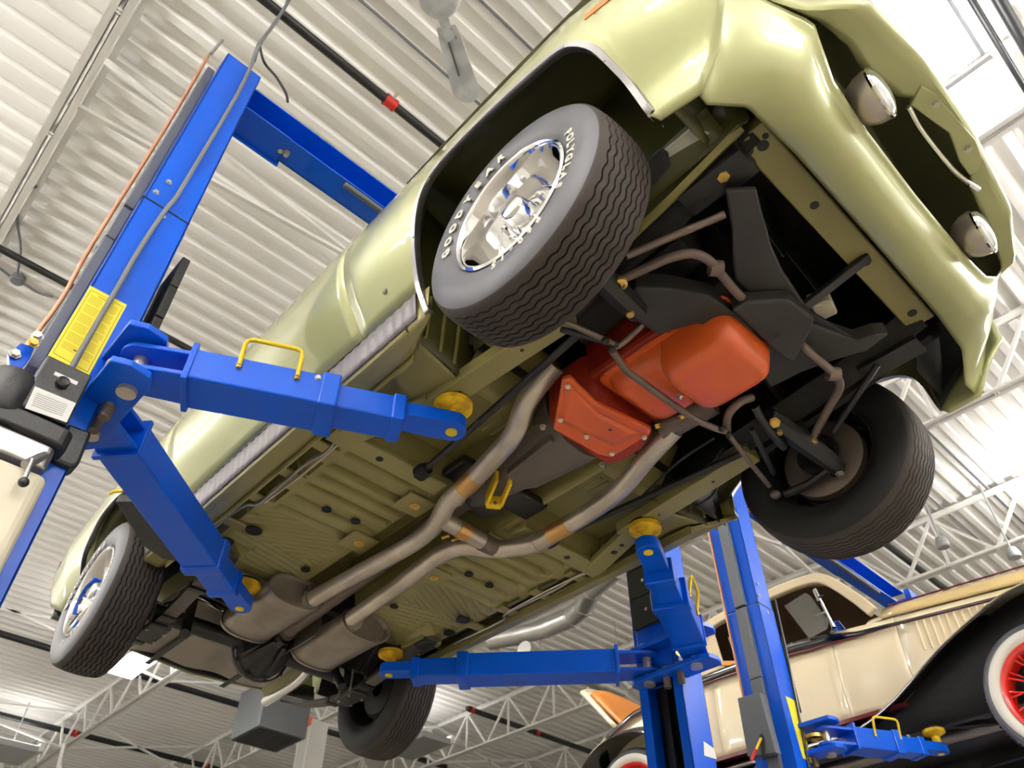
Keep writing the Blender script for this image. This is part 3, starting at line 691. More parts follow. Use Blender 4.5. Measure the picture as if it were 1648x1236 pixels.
for k in range(6):
    for s_ in (-.178, .128): bolt((-.27+.088*k, s_, 2.225), (0, 0, -1), .006, .006, 'orange', oil, 'pan_bolt')
# block, heads, starter
M().box(.02, .24, -.20, .15, 2.24, 2.55).obj('timing_cover', 'undercoat', car, smooth=False, bevel=.02)
M().box(-.33, .02, -.20, .15, 2.235, 2.55).obj('engine_block', 'red_engine', car, smooth=False, bevel=.02)
M().box(-.30, .20, -.36, -.22, 2.34, 2.60).obj('cylinder_head', 'undercoat', car, smooth=False, bevel=.02)
M().box(-.30, .20, .17, .31, 2.34, 2.60).obj('cylinder_head', 'undercoat', car, smooth=False, bevel=.02)
M().cyl((.20, -.02, 2.24), (.26, -.02, 2.24), .03, 16).obj('crank_snout', 'orange', car)
M().lathe([(.09, 0), (.095, .01), (.08, .02), (.095, .03), (.09, .04)], (.27, -.02, 2.30), (1, 0, 0), 28).obj('crank_pulley', 'black_satin', car)
for k in range(5): M().bar((.36, -.02, 2.48), (.36+.02, -.02+.2*cos(2*pi*k/5+.3), 2.48+.2*sin(2*pi*k/5+.3)), .07, .004, (1, 0, 0)).obj('fan_blade', 'black_satin', car, smooth=False)
st = M().cyl((-.30, .15, 2.20), (-.10, .18, 2.22), .045, 18).obj('starter_motor', 'cast_gray', car)
for q in ((1058, 683), (1098, 668)): bolt(at(*q, 'z', 2.16), (-.2, .5, -.8), .012, .014, 'gold_zinc', st)
# inspection cover (five-sided orange plate with pressed panel and screws)
cov = [(905, 612), (918, 608), (960, 650), (1049, 692), (1046, 700), (985, 737), (962, 732), (891, 692)]
o = M().prism(pz(cov, 2.135), (0, 0, .02)).obj('bell_housing_cover', 'orange', car, smooth=False, bevel=.006)
inn = [(911, 622), (921, 621), (963, 665), (1030, 697), (1028, 702), (985, 720), (905, 682)]
M().frustum(pz([(916, 632), (922, 630), (962, 671), (1016, 698), (985, 711), (911, 677)], 2.122), pz([(910, 622), (922, 620), (964, 664), (1034, 697), (986, 719), (904, 681)], 2.135)).obj('pressed_panel', 'orange', o, smooth=False, bevel=.004)
for q in ((914, 622), (902, 676), (944, 703), (1037, 704), (985, 730)): bolt(at(*q, 'z', 2.130), (0, 0, -1), .0075, .006, 'letter_white', o, 'cover_screw')
M().cyl(at(982, 691, 'z', 2.121), at(982, 691, 'z', 2.126), .006, 10).obj('cover_hole', 'black_paint', o)
loft([rect(-.52, -.30, -.21, .16, 2.34, .05), rect(-.53, -.32, -.20, .15, 2.19, .05), rect(-.52, -.34, -.18, .13, 2.155, .05)], 'bell_housing', 'red_engine')
# gearbox
def gsec(x, w, z0, z1): return [Vector((x, -.04+w*cos(a), (z0+z1)/2+(z1-z0)/2*sin(a))) for a in [2*pi*j/20 for j in range(20)]]
g = loft([gsec(-.52, .16, 2.13, 2.40), gsec(-.56, .15, 2.12, 2.40), gsec(-.80, .12, 2.135, 2.38), gsec(-.84, .10, 2.15, 2.36), gsec(-1.0, .07, 2.17, 2.32), gsec(-1.12, .05, 2.19, 2.29)], 'gearbox', 'cast_gray', angle=50)
M().bar((-.55, -.14, 2.16), (-.80, -.11, 2.165), .02, .05).obj('gearbox_rib', 'cast_gray', g, smooth=False, bevel=.004)
for y in (-.2, .1): bolt((-.535, y, 2.16), (0, 0, -1), .009, .012, 'bolt', g)
# gearbox mount: yellow U bracket on the black cross member
o = M().box(-1.03, -.90, -.24, .20, 2.20, 2.235).obj('gearbox_cross_member', 'black_satin', car, smooth=False, bevel=.01)
M().prism(pz([(745, 806), (790, 800), (812, 826), (770, 834)], 2.185), (0, 0, .012)).obj('mount_plate', 'kframe', o, smooth=False, bevel=.004)
yb = M()
A = pz([(800, 766), (783, 806)], 2.15); Bq = pz([(822, 772), (807, 808)], 2.15)
yb.bar(A[0], A[1], .012, .05); yb.bar(Bq[0], Bq[1], .012, .05); yb.bar(A[1]+Vector((0, 0, .0)), Bq[1], .03, .05)
o2 = yb.obj('mount_bracket', 'yellow', car, smooth=False, bevel=.003)
M().cyl(at(797, 809, 'z', 2.122), at(797, 809, 'z', 2.128), .007, 10).obj('mount_hole', 'black_paint', o2)
M().tube([(-1.1, -.04, 2.24), (-1.7, -.01, 2.22), (-2.47, .0, 2.185)], .040, 18).obj('driveshaft', 'rust_steel', car)

# ------------------------------------------------------------------ K-member, steering and front suspension
kz = 2.19
M().prism(pz([(1168, 308), (1218, 305), (1228, 345), (1243, 400), (1262, 440), (1285, 475), (1300, 500), (1270, 492), (1215, 482), (1183, 450), (1180, 420), (1178, 370)], kz+.03), (0, 0, .02)).obj('sway_bar_shield', 'kframe', car, smooth=False, bevel=.006)
o = M().prism(pz([(1178, 500), (1200, 486), (1270, 483), (1312, 515), (1306, 530), (1280, 585), (1262, 578), (1215, 535)], kz-.02), (0, 0, .05)).obj('k_member_plate', 'kframe', car, smooth=False, bevel=.008)
M().cyl(at(1249, 538, 'z', kz-.022), at(1249, 538, 'z', kz-.016), .012, 14).obj('hole', 'black_paint', o)
km = M()
km.prism(pz([(1025, 462), (1080, 465), (1145, 478), (1185, 505), (1215, 535), (1235, 556), (1215, 545), (1180, 530), (1120, 522), (1060, 540), (1028, 520), (1008, 480)], kz), (0, 0, .07))
km.prism(pz([(1235, 540), (1300, 520), (1380, 550), (1410, 540), (1432, 538), (1395, 566), (1345, 580), (1290, 600), (1240, 625), (1225, 600)], kz+.02), (0, 0, .06))
km.obj('k_member', 'kframe', car, smooth=False, bevel=.01)
for pts, nm in (([(1283, 478), (1303, 500), (1380, 548), (1428, 540), (1400, 560), (1340, 575), (1300, 560), (1270, 520)], 'k_member_flange'),): M().prism(pz(pts, kz+.035), (0, 0, .012)).obj(nm, 'black_satin', car, smooth=False, bevel=.003)
M().box(.40, .50, -.52, -.42, 2.27, 2.33).obj('bumper_bracket', 'black_satin', car, smooth=False, bevel=.006)
bolt(at(1163, 281, 'z', 2.268), (0, 0, -1), .017, .014, 'gold_zinc', car, 'bracket_bolt')
for s in (-1, 1): M().prism([(.30, s*.44, 2.26), (.50, s*.44, 2.26), (.50, s*.52, 2.26), (.30, s*.52, 2.26)], (0, 0, .02)).obj('bumper_mount', 'black_satin', car, smooth=False)
# sway bar
SW = [(998, 450), (1030, 436), (1075, 416), (1112, 408), (1138, 417), (1155, 435), (1185, 470), (1215, 498)]
SWL = [(1268, 532), (1300, 565), (1338, 597), (1350, 612), (1350, 628), (1332, 660), (1306, 708)]
sw = M().tube(smooth_path([at(a, b, 'z', 2.155+(.03 if a > 1170 else 0)+(.04 if a > 1200 else 0)) for a, b in SW]+[at(a, b, 'z', 2.155+(.07 if a < 1280 else 0)+(.02 if a < 1320 else 0)*(b < 580)) for a, b in SWL], 5), .0135, 12).obj('sway_bar', 'rust_steel', car)
for q, d in (((1152, 432), (1, 1.2, 0)), ((1341, 602), (1, 1.2, 0))):
    c = at(*q, 'z', 2.155); d = Vector(d).normalized()*.018; M().cyl(c-d, c+d, .023, 16).obj('sway_bushing', 'rust_steel', sw)
for q in ((998, 454), (1306, 711)): M().lathe([(.02, 0), (.02, -.012), (.012, -.016), (.009, -.010), (1e-4, -.010)], at(*q, 'z', 2.145), (0, 0, 1), 20).obj('link_bushing', 'gold_zinc', sw)
# strut rods; black on the far one stands in for the shade there
for q in (((1008, 412), (1166, 345), -1), ((1008, 412), (1166, 345), 1)): M().tube([Vector((p.x, -q[2]*p.y, p.z)) for p in (at(*q[0], 'z', 2.16), at(*q[1], 'z', 2.22))], .011, 10).obj('strut_rod', 'rust_steel' if q[2] < 0 else 'black_satin', car)
# lower control arms, uprights
for s in (-1, 1):
    m = M().tube([(.0, s*.34, 2.19), (.02, s*.46, 2.165), (.05, s*.60, 2.12), (.06, s*.655, 2.10)], [.035, .04, .036, .03], 8); a = m.obj('lower_control_arm', 'black_satin', car, smooth=True)
    bolt((.005, s*.385, 2.155), (0, 0, -1), .012, .02, 'gold_zinc', a, 'pivot_bolt')
    bolt((.06, s*.645, 2.075), (0, 0, -1), .012, .015, 'bolt', a, 'ball_joint')
    M().tube([(.02, s*.36, 2.42), (0, s*.52, 2.40), (-.01, s*.64, 2.36)], .022, 8).obj('upper_control_arm', 'black_satin', car)
    M().tube([(.05, s*.66, 2.10), (.0, s*.68, 2.2), (-.01, s*.655, 2.36)], .028, 8).obj('steering_knuckle', 'black_satin', car)
    M().lathe([(.03, 0), (.075, .004), (.08, .012)], (0, s*.655, HZ), (0, s, 0), 36).obj('dust_shield', 'undercoat', car, solid=.003)
    M().tube([(.03, s*.52, 2.14), (.03, s*.50, 2.50)], [.022, .026], 10).obj('shock_absorber', 'black_satin', car)
    M().tube([(.04, s*.655, 2.115), (-.06, s*.66, 2.10), (-.155, s*.66, 2.105)], .016, 8).obj('steering_arm', 'black_satin', car)
    # torsion bar and anchor
    tp = [at(932, 537, 'z', 2.165), at(683, 757, 'z', 2.165)]; t = M().tube([(p.x, -s*p.y, p.z) for p in tp], .0125, 10).obj('torsion_bar', 'black_satin', car)
    M().lathe([(.03, 0), (.03, .03), (.022, .05)], (tp[1].x-.03, -s*tp[1].y, 2.165), (1, 0, 0), 16).obj('torsion_anchor', 'rubber_black', t)
    M().tube([at(1210, 690, 'z', 2.12), at(1245, 762, 'z', 2.12)] if s > 0 else [(-.10, -.32, 2.14), (-.16, -.5, 2.12)], .01, 10).obj('tie_rod_sleeve', 'black_satin', car)
# centre link, idler, pitman, tie rods
M().tube(smooth_path(pz([(984, 562), (994, 577), (1004, 592), (1018, 604), (1075, 645), (1120, 675), (1148, 688), (1168, 694)], 2.12), 5), [.0115]*36, 12).obj('centre_link', 'rust_steel', car)
M().tube(smooth_path([at(985, 560, 'z', 2.14), at(1002, 552, 'z', 2.15), at(1034, 523, 'z', 2.19)], 4), .010, 10).obj('idler_arm', 'rust_steel', car)
M().tube(smooth_path([at(1170, 695, 'z', 2.14), at(1172, 668, 'z', 2.15), at(1190, 648, 'z', 2.17), at(1210, 640, 'z', 2.2)], 4), .014, 10).obj('pitman_arm', 'rust_steel', car)
tl = M().tube([at(1172, 698, 'z', 2.12), at(1205, 742, 'z', 2.11), at(1238, 782, 'z', 2.10)], .009, 10).obj('tie_rod', 'rust_steel', car)
M().ball(at(1248, 796, 'z', 2.10), .02, 12, (1, 1, .8)).obj('tie_rod_end', 'rust_steel', tl)
M().tube([(-.10, -.34, 2.13), (-.155, -.655, 2.105)], .009, 10).obj('tie_rod', 'rust_steel', car)
for q in ((974, 549), (985, 563), (1161, 690), (1173, 700)): M().ball(at(*q, 'z', 2.115), .012, 10).obj('ball_stud', 'black_satin', car)
M().tube(smooth_path([at(1215, 655, 'z', 2.17), at(1232, 685, 'z', 2.14), at(1262, 720, 'z', 2.13)], 4), .014, 8).obj('brake_strut', 'black_satin', car)
bolt(at(1247, 680, 'z', 2.15), (.2, -.6, -.8), .014, .016, 'gold_zinc', car, 'cam_bolt')
# starter cable looms and heat riser on the far side
for pts in ([(1165, 720), (1110, 790), (1075, 815)], [(1150, 705), (1090, 745), (1020, 812)], [(1205, 712), (1160, 735), (1152, 790), (1120, 815)]): M().tube(smooth_path(pz(pts, 2.2), 5), .005, 6).obj('cable', 'black_satin', car)
# lower corner splash shield of the far fender
M().grid(lambda u, v: (-.49-.02*v, .50+.29*u, 2.19+.4*v), 4, 4).obj('far_splash', 'undercoat', car, solid=.004)
# ------------------------------------------------------------------ rear axle and springs
ax = M().tube([(-WB, -.63, RZ), (-WB, -.1, RZ)], .040, 16); ax.tube([(-WB, .63, RZ), (-WB, .1, RZ)], .040, 16); axo = ax.obj('axle_tube', 'black_satin', car)
M().lathe([(.02, .145), (.07, .13), (.125, .09), (.142, .04), (.145, .0), (.13, -.05), (.09, -.12), (.055, -.17), (.045, -.22)], (-WB, 0, RZ), (-1, 0, 0), 12).obj('differential', 'black_satin', car, smooth=False, bevel=.008)
M().lathe([(.150, .0), (.158, .006), (.158, .018), (.150, .024)], (-WB, 0, RZ), (-1, 0, 0), 24).obj('differential_flange', 'kframe', car)
for k in range(10): bolt((-WB+.002, .152*cos(2*pi*k/10), RZ+.152*sin(2*pi*k/10)), (1, 0, 0), .008, .008, 'kframe', car, 'carrier_bolt')
for a in range(5):
    t = 2*pi*a/5; M().bar((-WB+.03, .12*cos(t), RZ+.12*sin(t)), (-WB+.20, .05*cos(t), RZ+.05*sin(t)), .016, .03).obj('casting_rib', 'black_satin', axo, smooth=False)
M().lathe([(.03, 0), (.05, .005), (.05, .025), (.03, .03)], (-2.50, 0, 2.185), (1, 0, 0), 20).obj('pinion_yoke', 'rust_steel', car)
for s in (-1, 1):
    sp = M(); P = [(-2.02, s*.545, 2.165), (-2.25, s*.545, 2.145), (-2.5, s*.545, 2.10), (-WB, s*.545, 2.085), (-2.95, s*.545, 2.11), (-3.2, s*.545, 2.17), (-3.42, s*.545, 2.25)]
    P = smooth_path(P, 4)
    for a, b in zip(P, P[1:]): sp.bar(a, b+(b-a)*.05, .062, .012)
    sp.obj('leaf_spring', 'cast_gray', car, smooth=False)
    Q = [p+Vector((0, 0, .013)) for p in P[5:20]]; sp = M()
    for a, b in zip(Q, Q[1:]): sp.bar(a, b+(b-a)*.05, .062, .012)
    lf = sp.obj('spring_leaf', 'kframe', car, smooth=False)
    for k in (5, 9, 15): M().bar(P[k]+Vector((0, -.036, 0)), P[k]+Vector((0, .036, 0)), .03, .032).obj('rebound_clip', 'black_satin', lf, smooth=False)
    o = M().box(-WB-.10, -WB+.10, s*.545-.05, s*.545+.05, 2.058, 2.074).obj('spring_plate', 'kframe', car, smooth=False, bevel=.006)
    for dx in (-.05, .05):
        M().tube([(-WB+dx, s*.545-.04, 2.05), (-WB+dx, s*.545-.04, RZ+.03), (-WB+dx, s*.545+.04, RZ+.03), (-WB+dx, s*.545+.04, 2.05)], .007, 8).obj('u_bolt', 'bolt', o)
    M().tube([(-WB+.09, s*.43, 2.07), (-WB-.14, s*.36, 2.40)], .024, 12).obj('rear_shock', 'black_satin', car)
    M().tube([(-2.30, s*.42, 2.20), (-2.45, s*.47, 2.19), (-2.62, s*.56, 2.17)], .006, 6).obj('brake_hose', 'black_satin', car)
    M().box(-2.15, -2.04, s*.545-.035, s*.545+.035, 2.145, 2.185).obj('spring_eye', 'kframe', car, smooth=False, bevel=.012)
M().lathe([(.0415, 0), (.0415, .03)], (-WB, .43, RZ), (0, 1, 0), 24).obj('axle_tag', 'letter_white', axo)
# ================================================================== two-post lifts
ZB = 2.0           # underside of the arms
def child(name, loc, parent):
    t = thing(name, loc, parent=parent)
    t['world_children'] = 1; t.matrix_parent_inverse = Matrix.Translation(-parent.location); return t
def arm(lift, piv, tip, r1=.56, r2=.80, handle=True, hs=1, padh=2.172):
    a = child('swing_arm', (piv[0], piv[1], ZB), lift)
    p = Vector((piv[0], piv[1], 0)); q = Vector((tip[0], tip[1], 0)); d = (q-p); L = d.length; d.normalize(); n = Vector((-d.y, d.x, 0)); up = Vector((0, 0, 1))
    P = lambda t, o=0, z=0: p+d*t+n*o+up*z
    z0, z1 = ZB, ZB+.115; s0 = .15
    # clevis plates and gusset
    m = M()
    for za, zb in ((z0+.008, z0+.024), (z1-.024, z1-.008)):
        poly = [P(s0, -.068, za), P(.03, -.060, za)]+[P(-.058*cos(t), -.058*sin(t), za) for t in [radians(-60+120*i/6) for i in range(7)]][::-1][::-1]
        poly = [P(s0, -.068, za)]+[P(-.060*sin(t), -.060*cos(t), za) for t in [radians(180*i/10) for i in range(11)]]+[P(s0, .068, za)]
        m.prism(poly, (0, 0, zb-za))
    m.prism([P(s0-.012, -.078, z0-.012), P(s0+.006, -.078, z0-.012), P(s0+.006, .078, z0-.012), P(s0-.012, .078, z0-.012)], (0, 0, z1-z0+.03))
    m.obj('clevis', 'lift_blue', a, smooth=False, bevel=.003)
    # telescoping tubes with collars
    b0, b1 = s0, L*r1; c1 = L*r2
    def tube(t0, t1, w, za, zb, nm):
        M().prism([P(t0, -w/2, za), P(t1, -w/2, za), P(t1, w/2, za), P(t0, w/2, za)], (0, 0, zb-za)).obj(nm, 'lift_blue', a, smooth=False, bevel=.006)
    tube(b0, b1, .142, z0, z1, 'outer_tube'); tube(b1-.045, b1+.012, .156, z0-.008, z1+.008, 'collar')
    tube(b1-.05, c1, .110, z0+.012, z1-.012, 'inner_tube'); tube(c1-.03, c1+.012, .122, z0+.006, z1-.006, 'collar')
    # tip with round end
    w0, w1 = .045, .047; za, zb = ZB+.045, ZB+.095
    poly = [P(c1, -w0, za), P(L-.04, -w1, za)]+[P(L+w1*sin(t), -w1*cos(t), za) for t in [radians(180*i/12) for i in range(13)]]+[P(L-.04, w1, za), P(c1, w0, za)]
    M().prism(poly, (0, 0, zb-za)).obj('arm_tip', 'lift_blue', a, smooth=False, bevel=.004)
    # pad: stem, disc, visible pin end
    c = Vector((tip[0], tip[1], 0))
    M().lathe([(.018, za-.004), (.019, za-.004), (1e-4, za-.004)][::-1]+[(.019, za-.003), (.019, za+.01)], c, up, 24).obj('pad_pin', 'yellow', a)
    M().lathe([(.024, zb), (.024, padh-.05), (.034, padh-.045), (.058, padh-.034), (.064, padh-.030), (.064, padh-.012), (.058, padh-.010)], c, up, 36).obj('lift_pad', 'pad_yellow', a)
    M().lathe([(.060, padh-.012), (.060, padh), (1e-4, padh)], c, up, 36).obj('pad_rubber', 'rubber_black', a)
    # pivot pin
    M().lathe([(1e-4, z0-.045), (.028, z0-.045), (.028, z0-.03), (.021, z0-.03), (.021, z1+.03), (.03, z1+.03), (.03, z1+.04), (1e-4, z1+.04)], p, up, 24).obj('pivot_pin', 'steel', a)
    if handle:
        y = hs*.074; H = [P(b0+.13, y, z1-.03), P(b0+.13, y+hs*.02, z1+.06), P(b0+.30, y+hs*.02, z1+.06), P(b0+.30, y, z1-.03)] if hs else None
        pts = []
        for i, k in enumerate(H):
            if i in (0, 3): pts.append(k)
            else:
                pts.append(k+(H[i-1]-k).normalized()*.02); pts.append(k+(H[i-1]-k).normalized()*.006+(H[i+1]-k).normalized()*.006); pts.append(k+(H[i+1]-k).normalized()*.02)
        o = M().tube(pts, .007, 10).obj('arm_handle', 'yellow', a)
        for k in (0, 3): bolt(H[k]-Vector((0, 0, .004)), (0, 0, -1), .008, .012, 'gold_zinc', o)
        bolt(P(b0+.36, y-.004*hs, z1-.02), n*hs, .008, .008, 'bolt', a)
    return a
def column(lift, xc, oy, s, ztop=4.08, near=False):
    """s=-1: column on the -y side, open to +y"""
    c = child('column', (xc, oy+s*1.45, 0), lift)
    yo, yi = oy+s*1.543, oy+s*1.365; xa, xb = xc-.125, xc+.125
    def bx(m, x0, x1, y0, y1, z0, z1): m.box(min(x0, x1), max(x0, x1), min(y0, y1), max(y0, y1), z0, z1)
    for nm, z0, z1, sh in (('column_section', 0.02, 2.872, 0), ('column_extension', 2.878, ztop, .004)):
        m = M(); t = .01
        bx(m, xb-sh-t, xb-sh, yo-s*sh, yi, z0, z1); bx(m, xa+sh, xa+sh+t, yo-s*sh, yi, z0, z1); bx(m, xa+sh, xb-sh, yo-s*sh, yo-s*(sh+t), z0, z1)
        bx(m, xb-sh-.05, xb-sh, yi, yi+s*t, z0, z1); bx(m, xa+sh, xa+sh+.05, yi, yi+s*t, z0, z1)
        m.obj(nm, 'lift_blue', c, smooth=False, bevel=.004)
    m = M(); bx(m, xb-.02, xb+.0025, yo+s*.002, yi, 2.868, 2.874); m.obj('section_joint', 'black_paint', c, smooth=False)
    m = M(); bx(m, xc-.3, xc+.3, oy+s*1.7, oy+s*1.3, 0, .02); m.obj('base_plate', 'lift_blue', c, smooth=False)
    # grey duct cover on the outer face
    for z0, z1 in ((2.05, 2.68), (2.685, 2.86), (2.875, 4.0)) if near else ((1.55, 2.40), (2.405, 2.86), (2.875, 4.0)):
        m = M(); bx(m, xc-.03, xc+.045, yo, yo+s*.035, z0, z1); m.obj('duct_cover', 'cover_gray', c, smooth=False, bevel=.003)
    # inner slide: cable and slider rail
    M().tube([(xc+.03, oy+s*1.45, .1), (xc+.03, oy+s*1.45, 3.9)], .006, 8).obj('lift_cable', 'trim_steel', c)
    m = M(); bx(m, xc-.06, xc-.02, oy+s*1.44, oy+s*1.47, .1, 2.3); m.obj('slide_rail', 'black_satin', c, smooth=False)
    m = M(); bx(m, xa+.012, xb-.012, oy+s*1.49, oy+s*1.50, .1, 2.86); m.obj('column_liner', 'black_paint', c, smooth=False)
    for z, y in ((2.93, .03), (3.02, .05), (2.83, .09)): bolt((xb-.004, yo-s*y, z), (1, 0, 0), .009, .008, 'bolt', c)
    return c
def carriage(lift, xc, oy, s, pads):
    c = child('carriage', (xc, oy+s*1.4, ZB), lift)
    m = M()
    for z0, z1 in ((ZB-.030, ZB-.006), (ZB+.121, ZB+.145)):
        y0, y1 = oy+s*1.42, oy+s*1.29; x0, x1 = xc-.13, xc+.34
        m.prism([(x0, y0, z0), (x1-.02, y0, z0), (x1, oy+s*1.37, z0), (x1-.01, oy+s*1.31, z0), (x1-.05, y1, z0), (x0+.04, y1, z0), (x0, oy+s*1.32, z0)], (0, 0, z1-z0))
    m.obj('carriage_plate', 'lift_blue', c, smooth=False, bevel=.004)
    m = M(); m.box(xc-.10, xc+.10, min(oy+s*1.36, oy+s*1.40), max(oy+s*1.36, oy+s*1.40), ZB-.03, ZB+.85); m.obj('carriage_slide', 'lift_blue', c, smooth=False, bevel=.004)
    for k in range(3):
        z = ZB+.24+.16*k; m = M(); m.box(xc-.075, xc+.115, min(oy+s*1.305, oy+s*1.335), max(oy+s*1.305, oy+s*1.335), z, z+.155); o = m.obj('door_guard_block', 'rubber_black', c, smooth=False, bevel=.004)
        bolt((xc+.02, oy+s*1.305, z+.08), (0, -s, 0), .007, .004, 'bolt', o)
    # gear pins under the plate
    for dx in (.06, .14):
        o = M().lathe([(1e-4, -.10), (.016, -.10), (.018, -.09), (.018, .0)], (xc+dx, oy+s*1.345, ZB-.03+.05), (0, 0, 1), 16).obj('lock_pin', 'rust_steel', c)
    m = M()
    m.lathe([(.05, 0), (.05, .02)], (xc+.18, oy+s*1.36, ZB+.06), (0, 0, 1), 28); m.obj('lock_gear', 'gold_zinc', c)
    return c
def lift_all(name, xc, oy, label, tips, near, pads=(2.172,)*4, handles=(1, 1, 1, 1), far=True):
    L = thing(name, (xc, oy, 0), label, 'lift', 'blue two-post car lifts')
    for s in (-1, 1):
        column(L, xc, oy, s, near=(near and s < 0)); carriage(L, xc, oy, s, None)
    # overhead beam
    o = child('overhead_beam', (xc, oy, 3.9), L); m = M()
    m.box(xc-.07, xc-.06, oy-1.36, oy+1.36, 3.86, 4.05); m.box(xc-.07, xc+.07, oy-1.36, oy+1.36, 4.04, 4.05); m.box(xc-.07, xc+.07, oy-1.36, oy+1.36, 3.86, 3.87) 
    m.obj('beam_channel', 'lift_blue', o, smooth=False, bevel=.003)
    for s in (-1, 1):
        m = M(); m.box(xc-.09, xc+.085, min(oy+s*1.37, oy+s*1.12), max(oy+s*1.37, oy+s*1.12), 3.84, 3.85); m.box(xc-.08, xc-.072, min(oy+s*1.37, oy+s*1.10), max(oy+s*1.37, oy+s*1.10), 3.82, 4.07); m.obj('beam_bracket', 'lift_blue', o, smooth=False, bevel=.003)
        for dy in (1.10, 1.13): bolt((xc+.0, oy+s*dy, 3.86), (0, 0, -1), .013, .03, 'bolt', o)
    M().tube([(xc+.05, oy-.80, 3.85), (xc+.05, oy+.80, 3.85)], .016, 12).obj('shutoff_bar', 'cover_gray', o)
    for i, (px, py, tx, ty, r1, r2, hs) in enumerate(tips): arm(L, (px, py), (tx, ty), r1, r2, hs != 0, hs, pads[i])
    return L
XC = -1.325
L1 = lift_all('two_post_lift', XC, 0, 'blue two-post lift holding up the olive green car', [
    (-1.085, -1.335, -.662, -.488, .60, .82, -1), (-1.345, -1.335, -2.18, -.388, .70, .86, 0),
    (-1.085, 1.335, -.69, .525, .58, .80, 1), (-1.36, 1.335, -2.29, .485, .72, .90, 0)], True)
# ---- near column: conduit, warning label, control box, power unit, hoses
near = [o for o in L1.children if o.name.startswith('column')][0]
XF = XC+.125
def fx(px, py, dx=0.): return at(px, py, 'x', XF+dx)
M().tube(smooth_path([fx(408, 98, .012), fx(380, 155, .012), fx(345, 215, .012), fx(300, 290, .012), fx(283, 318, .012), fx(265, 340, .012), fx(225, 400, .012), fx(185, 470, .012), fx(150, 530, .012), fx(112, 598, .012)], 5), .0085, 10).obj('conduit', 'gray_cable', near)
lab = M().prism([fx(*q) for q in ((145, 460), (204, 491), (141, 608), (77, 572))], (.0016, 0, 0)).obj('warning_label', 'label_yellow', near, smooth=False)
def lab_pt(u, v):
    a = fx(145, 460); b = fx(204, 491); c = fx(141, 608); d = fx(77, 572)
    return (a.lerp(b, u)).lerp(d.lerp(c, u), v)+Vector((.0022, 0, 0))
m = M(); rr = random.Random(3)
def strip(m, u0, u1, v0, v1): m.add([lab_pt(u0, v0), lab_pt(u1, v0), lab_pt(u1, v1), lab_pt(u0, v1)], [(0, 1, 2, 3)])
for u0, u1, v0, v1 in ((.06, .94, .045, .052), (.06, .94, .945, .952), (.06, .075, .045, .95), (.925, .94, .045, .95)): strip(m, u0, u1, v0, v1)
for k in range(34):
    v = .11+.022*k
    if k % 6 == 5: continue
    strip(m, .13, .13+.30+.06*rr.random(), v, v+.005); strip(m, .53, .53+.28+.08*rr.random(), v, v+.005)
strip(m, .3, .7, .075, .085)
m.obj('label_print', 'print', lab, smooth=False)
m = M(); strip(m, .42, .50, .80, .812); strip(m, .53, .64, .80, .812); m.obj('label_print', 'print_black', lab, smooth=False)
# control box (black) with knob and white plate
def boxf(px, dx0, dx1, name, mt, par, bv=.004): return M().prism([at(*q, 'x', XF+dx0) for q in px], (dx1-dx0, 0, 0)).obj(name, mt, par, smooth=False, bevel=bv)
y0, y1 = -1.552, -1.428
cb = M().box(XF, XF+.085, y0, y1, 1.80, 1.985).obj('control_box', 'black_plastic', near, smooth=False, bevel=.006)
def on_box(px, py, d=0.): return at(px, py, 'x', XF+.085+d)
M().prism([on_box(*q) for q in ((56, 622), (122, 649), (107, 680), (40, 657))], (.0012, 0, 0)).obj('rating_plate', 'label_white', cb, smooth=False)
M().prism([on_box(*q) for q in ((89, 598), (126, 615), (123, 620), (86, 603))], (.0012, 0, 0)).obj('button_label', 'label_white', cb, smooth=False)
kc = on_box(100, 617); M().lathe([(.016, 0), (.017, .012), (.014, .016), (.010, .013), (1e-4, .013)], kc, (1, 0, 0), 24).obj('push_button', 'black_plastic', cb)
m = M(); a, b, c_, d_ = [on_box(*q, .0016) for q in ((56, 622), (122, 649), (107, 680), (40, 657))]
for k in range(7):
    v = .22+.09*k; p = a.lerp(d_, v); q = b.lerp(c_, v); m.add([p.lerp(q, .1), p.lerp(q, .85), a.lerp(d_, v+.03).lerp(b.lerp(c_, v+.03), .85), a.lerp(d_, v+.03).lerp(b.lerp(c_, v+.03), .1)], [(0, 1, 2, 3)])
m.obj('plate_print', 'print_gray', cb, smooth=False)
# electric motor behind the box, pump block, lever, tank
pu = child('power_unit', (-1.24, -1.52, 1.4), near) if False else None
M().lathe([(.02, 0), (.055, .004), (.065, .02), (.065, .12), (.058, .14), (.02, .14)], (XF+.035, -1.585, 1.76), (0, 0, 1), 24).obj('motor_housing', 'black_plastic', near)
M().prism(rect(XF-.10, XF+.09, -1.62, -1.40, 1.735, .03), (0, 0, .055)).obj('motor_base', 'black_plastic', near, smooth=False, bevel=.006)
M().prism([at(*q, 'x', XF+.02) for q in ((110, 680), (150, 695), (128, 748), (115, 752), (85, 740), (88, 728))], (-.07, 0, 0)).obj('capacitor_cover', 'black_plastic', near, smooth=False, bevel=.01)
M().prism(rect(XF-.05, XF+.07, -1.60, -1.42, 1.665, .02), (0, 0, .07)).obj('pump_block', 'trim_steel', near, smooth=False, bevel=.006)
lv = M().tube([at(52, 740, 'x', XF+.09), at(40, 770, 'x', XF+.11)], .006, 10).obj('release_lever', 'chrome', near)
M().ball(at(38, 776, 'x', XF+.11), .013, 14).obj('lever_knob', 'black_plastic', lv)
M().tube([at(72, 733, 'x', XF+.06), at(40, 748, 'x', XF+.09)], .012, 10).obj('pump_valve', 'trim_steel', near)
